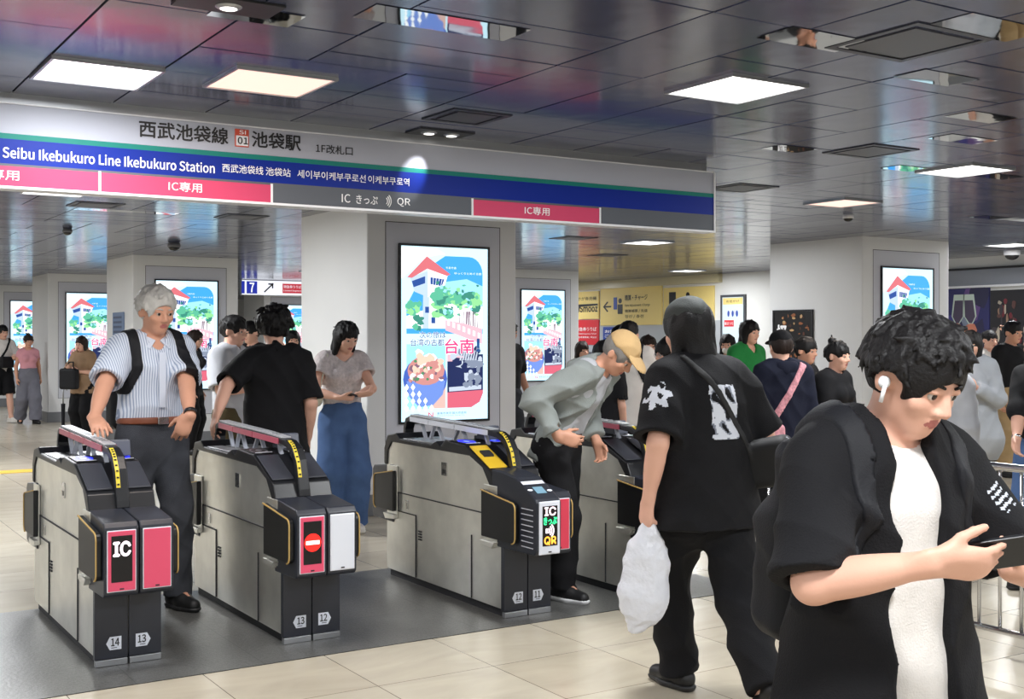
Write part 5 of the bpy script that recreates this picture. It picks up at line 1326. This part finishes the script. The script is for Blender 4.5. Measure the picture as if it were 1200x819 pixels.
# front foot ahead, rear heel raised
F.hair('medium', HAIRB, vol=.004, seed=2, length=-.115, locks=1); F.body()
def print_slots(F, seed=2):
    def sl(c):
        q = (c - F.C) @ F.R2
        r = np.sin(60 * q[:, 2] + 3 * np.sin(40 * q[:, 0])) + np.sin(85 * q[:, 0] + 30 * q[:, 2] + 2 * np.sin(50 * q[:, 2]))
        box = (q[:, 1] < -.04) & (np.abs(q[:, 0]) < .068) & (q[:, 2] > -.145) & (q[:, 2] < .075)
        out = np.where(box & (r > -.2), 1, np.where(box & (r > -.9), 2, 0))
        s_ = (c - (F.S[-1] + (F.E[-1] - F.S[-1]) * .42)); ax = unit(F.E[-1] - F.S[-1]); u = s_ @ ax; oo = s_ @ unit(F.R3 @ v3(-1, -.75, 0)); tt = s_ @ F.R3 @ v3(.6, -.8, 0) if 0 else (s_ @ unit(np.cross(ax, unit(F.R3 @ v3(-1, -.75, 0)))))
        star = (oo > .02) & (np.hypot(u, tt) < .055 * (1 + .25 * np.sin(6 * np.arctan2(u, tt)))) & (np.sin(130 * u + 2 * np.sin(90 * tt)) + np.sin(120 * tt) > -.9)
        return np.where(star, 1, out)
    return sl
F.top(K_black, hem=-.17, ease=.032, sleeve=.96, sl=.037, cuff=.066, seed=12, amp=.006, low=.14, hemflare=.02, mats=[K_black, D_print, D_print2], slots=print_slots(F), h=.0065)
F.trousers(K_black, ease=.022, knee=.092, hem=.088, length=1.02, seed=7, amp=.006); F.shoes(K_shoe, mat('sole_dark', (32, 32, 34), .5))
F.cap(mat('hat_black', (66, 69, 68), .8, 0, .2, .3, 200), brim=0, name='hat', up=.006, tilt=-10)
f = MB(); c = F.P + v3(-.12, -.13, -.08); f.box(*[v for pr in zip((c - v3(.022, .006, .012)) * F.k, (c + v3(.022, .006, .012)) * F.k) for v in pr], M['panelwhite']); f.build('waist_tag', F.root, bevel=.002)
# plastic bag
hp = F.palm(-1, .085, .02); k_ = 4.78 / FPX
def bagp(x, y, dd=0): return at(x, y, 4.78 + dd)
B = [cone(bagp(757, 612), bagp(757, 655), .020, .078, .05, flat=.55, n=FX), cone(bagp(757, 655), bagp(753, 705), .080, .088, .06, flat=.62, n=FX), cone(bagp(753, 700), bagp(748, 733), .088, .035, .06, flat=.6, n=FX), cone(hp + v3(0, 0, .0), bagp(757, 625), .014, .030, .03), cone(hp + RX * .02, bagp(768, 630), .010, .022, .03)]
plastic = mat('plastic_white', (236, 238, 246), .28, 0, .5, .6, 38, .03, 20, trans=.12)
v, q = surf(B, .006, lambda P: .5 * folds(.006, 3, 2.4)(P) - .004 * (1 - 2 * np.abs(np.sin(30 * (P @ RX) + 22 * (P @ FX) + 1.6 * np.sin(9 * P[:, 2]))) ** .7)); tag(mesh_np('plastic_bag', v, q, [plastic], None), 'crumpled white plastic bag hanging from the hand of the person in the black hat', 'plastic bag')
# shoulder bag across the back
strap = F.sash(back(F, -.09, 0, .15), back(F, .15, 0, -.24), .015, .008)
bag = [rbox(back(F, .20, -.12, -.27), (.055, .13, .10), F.R2 @ roty(-.30) @ rotz(.5), .04, .02)]
F.item('shoulder_bag', 'black shoulder bag with grey edge slung across the back under the white print', 'bag', strap + bag, [mat('bag_black_b', (20, 20, 22), .7), mat('bag_piping', (120, 122, 132), .5)], .007, folds(.002, 2), lambda c: (np.abs(((c - F.w(back(F, .20, -.12, -.27))) @ (F.Rw @ F.R2 @ roty(-.30) @ rotz(.5)))[:, 0]) < .006).astype(int) * (((c - F.w(back(F, .20, -.12, -.27))) @ (F.Rw @ F.R2 @ roty(-.30) @ rotz(.5)))[:, 2] < .09))

# --- the bending man in a tan cap
p = at(655, 600, 6.85)
F = Fig('bending person in tan flat cap and grey jacket passing between the two right gates', p, facing(655, 62), h=1.66, girth=1.0, lean=30, hunch=14, hyaw=0, hpitch=48, res=.009, skin=SKIN2,
        arms={1: dict(w=at(655, 512, 6.55), pole=(.6, -1, .1), fdw=unit(RX + v3(0, 0, -.25)), pnw=unit(FX), curl=30), -1: dict(w=at(700, 520, 6.9), pole=(.6, -1, .1), curl=30)},
        feet={1: dict(y=.06, x=.07), -1: dict(y=-.12, x=.08)})
F.hair('short', mat('hair_grey', (120, 116, 112), .6, 0, .3, .3, 120), seed=1, locks=1); F.body()
F.top(K_lgrey, hem=-.14, ease=.016, sleeve=0, name='grey_tee', seed=4, amp=.007)
F.top(K_jacket, hem=-.13, ease=.034, sleeve=1.80, sl=.034, cuff=.040, name='jacket', seed=6, amp=.012, extra=open_front(F, .05, .09))
F.trousers(K_black, knee=.085, hem=.082, length=1.02, seed=3); F.shoes(K_shoe, K_sole); F.cap(K_cap, 1, name='cap', seed=5)

# --- the white-haired man
d2 = 6.62
p = at(172, 600, d2) + v3(.03, 0, 0)
stripes = bpy.data.materials.new('shirt_stripes'); stripes.use_nodes = True
nt = stripes.node_tree; b = nt.nodes['Principled BSDF']; tc = nt.nodes.new('ShaderNodeTexCoord'); wv = nt.nodes.new('ShaderNodeTexWave'); wv.bands_direction = 'X'; wv.inputs['Scale'].default_value = 24; wv.inputs['Distortion'].default_value = .6; wv.inputs['Detail'].default_value = 0
nt.links.new(tc.outputs['Object'], wv.inputs['Vector']); cr = nt.nodes.new('ShaderNodeValToRGB'); cr.color_ramp.elements[0].position = .25; cr.color_ramp.elements[1].position = .5; cr.color_ramp.elements[0].color = lin((150, 164, 190)); cr.color_ramp.elements[1].color = lin((214, 220, 232))
nt.links.new(wv.outputs['Fac'], cr.inputs[0]); nt.links.new(cr.outputs[0], b.inputs['Base Color']); b.inputs['Roughness'].default_value = .8
F = Fig('white-haired person in striped short-sleeved shirt with brown belt, hand on the leftmost gate', p, (0.12, -1, 0), h=1.77, girth=1.08, hyaw=6, hpitch=14, res=.0075, skin=SKIN2,
        arms={1: dict(w=v3(1.44, 6.28, 1.055), pole=(1, -.5, -.3), fdw=(.0, -.95, -.35), pnw=(0, -.3, -1), curl=16), -1: dict(w=at(222, 487, 6.36), pole=(1, -.6, -.2), fdw=unit(-RX * .45 + v3(0, 0, -1)), pnw=unit(FX + RX * -.3), curl=24)},
        feet={1: dict(y=-.12, z=.10), -1: dict(y=.14, x=.08)})
F.hair('short', HAIRW, vol=.004, seed=9, fringe=-.022, amp=.003, locks=300, comb=.6); F.body()
col = [ell(F.N + F.R3 @ v3(0, .0, .010), (.092, .088, .030), F.R3, .012)]
F.top(stripes, hem=.06, ease=.020, sleeve=.88, sl=.030, cuff=.060, seed=2, amp=.0055, neck=.064, vneck=.05, name='striped_shirt', extra=[])
f = MB(); f.sweep([(F.C + F.R2 @ v3(0, .135 * 1.0 + .002, z)) * F.k for z in (.09, .02, -.06, -.14, -.20)], .036 * F.k, .006, (1, 0, 0), mat('shirt_placket', (206, 213, 228), .8))
f.build('placket', F.root)
for q in (-1, 1):
    f = MB(); n0 = F.N
    vs = [(n0 + F.R3 @ v3(*c)) * F.k for c in ((q * .012, .078, -.012), (q * .070, .035, .020), (q * .088, .060, -.028), (q * .055, .108, -.058))]
    vs2 = [v + F.R3 @ v3(0, .010, .008) for v in vs]; f.add(vs + vs2, [(0, 1, 2, 3), (7, 6, 5, 4), (0, 4, 5, 1), (1, 5, 6, 2), (2, 6, 7, 3), (3, 7, 4, 0)], MATS['shirt_placket']); f.build('collar', F.root, bevel=.003)
F.trousers(K_jean, waist=.085, knee=.082, hem=.078, length=1.03, seed=4); F.shoes(K_shoe, mat('sole_dark', (32, 32, 34), .5))
belt = mat('belt_leather', (122, 66, 42), .45); L = [cone(F.P + v3(0, 0, .02), F.P + v3(0, 0, .12), .158 * F.g + .022, .155 * F.g + .018, .02, flat=.78 if F.g > 1.1 else .72, n=v3(0, 1, 0)), plane(F.P + v3(0, 0, .052), v3(0, 0, -1)), plane(F.P + v3(0, 0, .088), v3(0, 0, 1))]
bo = F.out('belt', L, [belt], h=.007)
f = MB(); c = (F.P + v3(0, .146, .070)) * F.k; f.box(c[0] - .030, c[0] + .030, c[1] - .008, c[1] + .006, c[2] - .020, c[2] + .020, M['chrome']); f.build('buckle', bo, bevel=.003)
F.band('wristwatch', F.Wr[-1] - F.hand[-1]['fd'] * .012, F.Wr[-1] - F.E[-1], .030, .020, M['black'])
F.item('backpack', 'black backpack worn over the striped shirt of the white-haired person', 'backpack', [rbox(back(F, 0, -.235, -.12), (.15, .085, .22), F.R3, .06)] + F.straps(None, wd=.028, dx=.125), [MATS['bag_black']], .008)

# --- the man seen from behind with a hand on the second gate
p = at(322, 600, 7.55)
F = Fig('person with tousled black hair seen from behind in plain black t-shirt beside the second gate', p, facing(322, 190), h=1.67, girth=1.02, hpitch=12, hyaw=-4, res=.009,
        arms={-1: dict(w=v3(2.31, 6.93, 1.03), pole=(1, -.6, -.2), fdw=(-.35, -.5, -.75), pnw=(.4, -.4, -.8), curl=22), 1: dict(t=(.06, .06, -.50))})
F.hair('short', HAIRB, vol=.020, seed=14, amp=.006, fringe=-.01, locks=200); F.body()
F.top(K_black, hem=-.17, ease=.032, neck=.062, sleeve=.92, sl=.028, cuff=.060, seed=9, amp=.007, low=.12, hemflare=.02); F.trousers(K_black2, knee=.088, hem=.085, length=1.02); F.shoes(K_shoe)

# --- the woman in jeans leaning at the pillar
p = at(401, 600, 9.15)
crochet = mat('crochet_top', (206, 196, 196), .9, 0, .2, 1.0, 55, .14, 40)
F = Fig('person in short lacy top and wide blue jeans standing by the big pillar', p, facing(401, 12), h=1.62, fem=True, hyaw=20, hpitch=22, res=.009,
        arms={1: dict(w=at(398, 466, 8.85), pole=(1, -.4, -.5), fdw=unit(RX + v3(0, 0, -.1)), pnw=unit(v3(0, 0, .9) + FX * .3), curl=36), -1: dict(w=at(421, 462, 8.85), pole=(1, -.6, -.4), fdw=unit(RX + v3(0, 0, .12)), pnw=unit(v3(0, 0, .9) + FX * .4), curl=36)})
F.hair('medium', HAIRB, seed=3, length=-.14); F.body()
F.top(crochet, hem=.09, ease=.018, sleeve=.5, sl=.03, cuff=.056, seed=4, amp=.005, neck=.078, vneck=.06)
F.trousers(K_denim, waist=.12, ease=.018, knee=.118, hem=.118, length=1.02, seed=8); F.shoes(K_wshoe)
F.phone(1, 'phone in the hand of the person in blue jeans'); 
Q = F.C + v3(.215, .03, -.17)
F.item('handbag', 'cream shoulder bag under the arm of the person in blue jeans', 'bag', [ell(Q, (.05, .135, .085), None, .02), plane(Q + v3(0, 0, .05), v3(0, 0, 1))] + [cone(a, b, .008, .008, .005) for a, b in ((Q + v3(0, .10, .03), F.S[1] + v3(-.02, .07, .06)), (F.S[1] + v3(-.02, .07, .06), F.S[1] + v3(-.02, -.06, .06)), (F.S[1] + v3(-.02, -.06, .06), Q + v3(0, -.10, .03)))], [mat('bag_cream', (206, 202, 184), .5)], .008)

# --- everyone else, by table
def walker(lab, px, d, phi, h, topm, botm, hair='short', hm=None, arms=None, fem=False, girth=1.0, sleeve=.8, res=.011, bottom='trousers', hem=-.12, knee=.075, hemr=.07, length=1.02, shoe=None, hyaw=0, hpitch=6, lean=0, feet=None, length_h=-.25, cap=None, ease=.02, sl=.022, twist=0, cuff=None, fringe=0.0, skin=None, waist=.10, vol=.0, seed=None, flare=.0, low=.10, vneck=0.0, face=True):
    global F
    seed = int(px) if seed is None else seed
    F = Fig(lab, at(px, 500, d), facing(px, phi), h=h, girth=girth, lean=lean, hyaw=hyaw, hpitch=hpitch, fem=fem, res=res, arms=arms, feet=feet, twist=twist, skin=skin)
    F.hair(hair, hm, seed=seed, length=length_h, fringe=fringe, vol=vol, locks=1 if cap is not None else 0); F.body(face=face)
    F.top(topm, hem=hem, ease=ease, sleeve=sleeve, sl=sl, seed=seed, cuff=cuff, hemflare=flare, low=low, vneck=vneck)
    if bottom == 'skirt': F.skirt(botm, hemz=.42, r=.24)
    else: F.trousers(botm, knee=knee, hem=hemr, length=length, seed=seed + 1, waist=waist, name='shorts' if length < .6 else 'trousers')
    F.shoes(shoe or K_shoe, None, h=max(.009, res * .8))
    if cap is not None: F.cap(cap, 1)
    return F
hold = lambda side=1, x=-.06, y=.26, z=-.26: dict(t=(x, y, z), pole=(.8, -.7, -.4), pn=(-.3, -.4, .85), fd=(-.5, .75, .2), curl=38)
F = walker('person in white t-shirt and olive trousers holding a phone behind the striped shirt', 270, 9.5, 62, 1.66, K_lgrey, K_olive, arms={1: hold(), -1: dict(t=(.02, .1, -.48))}, sleeve=.95, sl=.04, ease=.034, cuff=.06, hem=-.14, res=.010); F.phone(1, 'phone held by the person in olive trousers')
walker('person in black with earbud looking left behind the tousled black head', 297, 13.0, -50, 1.66, K_black, K_black2)
F = walker('person in black top far away right of the tousled black head', 343, 14.5, 8, 1.57, K_black, K_black2, 'medium', fem=True, length_h=-.10)
F = walker('person in brown top with black handbag before a far screen at left', 97, 17.3, -38, 1.50, K_brown, K_black, 'medium', HAIRD, fem=True, girth=1.12, arms={1: hold(1, -.05, .24, -.20), -1: hold(-1, -.05, .24, -.24)}, ease=.04, sleeve=.95, sl=.03, hem=-.16, knee=.095, hemr=.09, length_h=-.12)
Q = F.W + v3(.03, .30, -.06)
F.item('handbag', 'black handbag held before the person in the brown top', 'bag', [rbox(Q, (.16, .07, .17), None, .04), cone(Q + v3(-.08, 0, .16), Q + v3(-.04, -.05, .27), .012, .012, .01), cone(Q + v3(.08, 0, .16), Q + v3(.04, -.05, .27), .012, .012, .01), cone(Q + v3(-.04, -.05, .27), Q + v3(.04, -.05, .27), .012, .012, .01)], [MATS['bag_black']], .011)
o = floor_at(74, 512); t = thing('umbrella', 'thin folded umbrella standing beside the person in the brown top', 'umbrella', (o[0], o[1], 0)); f = MB(); f.tube([(0, 0, 0), (0, 0, .08), (0, 0, .5)], [.005, .02, .032], K_black2, 10); f.build('canopy', t); f = MB(); f.tube([(0, 0, .48), (0, 0, .70), (.03, 0, .73), (.06, 0, .70)], .011, M['alu'], 8); f.build('handle', t)
F = walker('person in pink top and wide grey trousers walking at the far left', 33, 20.6, 14, 1.53, K_pink, K_gpants, 'bun', HAIRD, fem=True, sleeve=.6, ease=.008, sl=.006, hem=.06, knee=.115, hemr=.12, waist=.14, arms={-1: dict(t=(.09, -.05, -.50)), 1: dict(t=(.07, .06, -.50))}, feet={1: dict(y=-.2, z=.13, pitch=30), -1: dict(y=.14)}, skin=SKIN2, girth=1.05)
F = walker('person in white t-shirt and black shorts cut by the left edge of the picture', 2, 20.9, 30, 1.70, K_white, K_black, sleeve=.95, sl=.035, ease=.03, length=.5, knee=.11, hem=-.10, shoe=K_wshoe, arms={-1: hold(-1)}, feet={-1: dict(y=.2, x=.06), 1: dict(y=-.12)})
F.item('shoulder_bag', 'black bag across the chest of the person at the left edge', 'bag', [rbox(F.W + v3(.02, .19, -.02), (.12, .06, .10), None, .03)] + F.sash(F.N + v3(-.10, 0, 0), F.W + v3(.12, 0, -.02), .02), [MATS['bag_black']], .012)
F = walker('person with long dark hair in black behind the right arm of the striped shirt', 226, 15.2, 70, 1.58, K_black2, K_black, 'long', HAIRD, fem=True, length_h=-.22, ease=.03)
F.item('backpack', 'small black backpack on the person in black behind the striped shirt', 'backpack', [rbox(back(F, 0, -.20, -.14), (.12, .075, .17), F.R3, .05)] + F.straps(None, wd=.024), [MATS['bag_black']], .012)
walker('person in black half hidden behind the right edge of the big pillar', 594, 12.6, 40, 1.66, K_black2, K_jean, arms={-1: dict(t=(.12, .05, -.50))}, skin=SKIN2)
walker('person in white blouse far behind the tan cap under the red sign', 681, 14.0, 30, 1.44, K_white, K_black, 'long', HAIRD, fem=True, length_h=-.16, arms={1: hold()})
walker('person in long black dress right behind the tan cap, seen from behind', 706, 9.6, 168, 1.46, K_black2, K_black2, 'medium', fem=True, bottom='skirt', length_h=-.10, girth=1.1, ease=.03)
walker('person in dark cap and white mask leaning beside the white t-shirt', 720, 11.6, 60, 1.60, K_white, K_black, cap=K_black, lean=6)
f = MB(); f.add([tuple(v) for v in []], [], K_white)
L = [ell(F.hl(0, .070, -.062), (.050, .050, .045), F.Rh, .01), ell(F.hl(0, .02, -.05), (.066, .074, .09), F.Rh, .004, 's')]
F.out('face_mask', L, [K_white], h=.007)
F = walker('person in oversized white t-shirt with black backpack straps behind the black hat', 737, 10.6, -8, 1.63, K_white, K_black, sleeve=1.0, sl=.045, cuff=.07, ease=.045, hem=-.20, low=.16, flare=.03)
F.item('backpack', 'black backpack worn over the oversized white t-shirt', 'backpack', [rbox(back(F, 0, -.245, -.12), (.15, .085, .20), F.R3, .05)] + F.straps(None, wd=.026, dx=.115), [MATS['bag_black']], .011)
walker('person in pale pink vest and blue jeans left of the black t-shirt sleeve', 758, 12.2, 20, 1.51, cloth('cloth_pale_pink', (222, 196, 190)), K_denim, 'medium', HAIRD, fem=True, sleeve=0, length_h=-.10)
F = walker('person with glasses in dark jacket just left of the black t-shirt shoulder', 786, 8.9, -62, 1.47, K_black, K_black, 'short', HAIRB, sleeve=1.9, girth=1.1, vol=.012)
f = MB()
for q in (-1, 1): f.tube([F.hl(q * .034 + .022 * math.cos(a), .096, .004 + .018 * math.sin(a)) * F.k for a in np.linspace(0, 6.2832, 17)], .0022, M['alu'], 6); f.tube([F.hl(q * .056, .094, .006) * F.k, F.hl(q * .080, .0, .008) * F.k], .002, M['alu'], 6)
f.tube([F.hl(-.012, .098, .006) * F.k, F.hl(.012, .098, .006) * F.k], .002, M['alu'], 6); f.build('glasses', F.root)
F = walker('small person in white mask between the black hat and the green shirt', 853, 13.2, -12, 1.52, K_black2, K_black, 'long', HAIRB, fem=True, length_h=-.14)
F.out('face_mask', [ell(F.hl(0, .070, -.062), (.050, .050, .045), F.Rh, .01), ell(F.hl(0, .02, -.05), (.066, .074, .09), F.Rh, .004, 's')], [K_white], h=.007)
walker('person in green shirt with chin-length dark hair looking right', 876, 12.0, 48, 1.66, K_green, K_black, 'medium', HAIRB, length_h=-.13, vneck=.06, res=.010, ease=.026, sl=.03)
pinkstrap = mat('strap_pink', (214, 150, 160), .7, 0, .3, .3, 60, .25, 60)
F = walker('person in navy hoodie and black cap with a pink bag strap, seen from behind', 917, 8.4, -155, 1.53, K_navy, K_black, 'short', HAIRD, sleeve=1.85, ease=.045, sl=.03, cap=K_black, girth=1.08, res=.009, hem=-.14, low=.12)
F.out('hood', [ell(F.N + v3(0, -.075, -.01), (.115, .055, .075), None, .03), ell(F.N + v3(0, -.03, .06), (.08, .05, .05), None, .01, 's')], [K_navy], disp=folds(.005, 3))
F.item('shoulder_bag', 'pink patterned bag and strap across the navy hoodie', 'bag', F.sash(back(F, .10, 0, .14), back(F, -.20, 0, -.36), .026, .012) + [rbox(back(F, -.19, -.17, -.40), (.12, .06, .13), F.R2, .04)], [pinkstrap], .009)
walker('dark-haired person close behind the navy hoodie, looking right', 941, 9.6, 58, 1.49, K_black, K_black, skin=SKIN2, arms={1: dict(t=(.02, .22, -.42))})
walker('person in black t-shirt with spiky bun reaching down beside the nearest head', 978, 8.7, 58, 1.46, K_black, K_black, 'bun', HAIRB, fem=True, arms={1: dict(t=(-.02, .26, -.40)), -1: dict(t=(.02, .25, -.36))}, res=.010, ease=.028, sl=.03)
F = walker('person with long black hair in grey coat holding a phone, at right', 1138, 9.6, -6, 1.54, K_grey, K_jean, 'long', HAIRB, fem=True, length_h=-.20, fringe=.012, sleeve=1.95, ease=.05, sl=.035, hem=-.36, low=.34, flare=.06, arms={-1: hold(-1, -.10, .22, -.16)}, res=.010)
F.phone(-1, 'phone held by the person in the grey coat')
walker('dark-haired person in grey hoodie beside the ear of the nearest person, back turned', 1105, 7.6, 165, 1.47, K_lgrey, K_jean, 'long', HAIRB, fem=True, length_h=-.22, sleeve=1.9, ease=.045, sl=.03, hem=-.26, low=.24, flare=.04)
walker('person in white top with one arm raised behind the grey coat', 1158, 14.4, 40, 1.57, K_white, K_black, arms={-1: dict(t=(.12, .06, .30), pole=(1, .2, .3)), 1: dict(t=(.05, .06, -.5))}, sleeve=.5)
F = walker('person in black sweater and khaki trousers looking right near the wall posters', 1184, 12.8, 52, 1.66, K_black, K_khaki, sleeve=1.9, res=.010, skin=SKIN2, knee=.08, hemr=.08)
F.out('name_tag', [rbox(F.C + F.R2 @ v3(-.06, .15, -.02), (.022, .008, .032), F.R2, .006)], [M['panelwhite']], h=.007)
walker('person in black with bracelet and blue jeans cut by the right edge of the picture', 1222, 7.0, -40, 1.56, K_black, K_denim, 'medium', arms={1: dict(w=at(1190, 528, 6.8), pole=(1, -.3, -.3))}, sleeve=1.3, length_h=-.12)
F.band('bracelet', F.Wr[1] - unit(F.Wr[1] - F.E[1]) * .01, F.Wr[1] - F.E[1], .028, .018, M['chrome'])
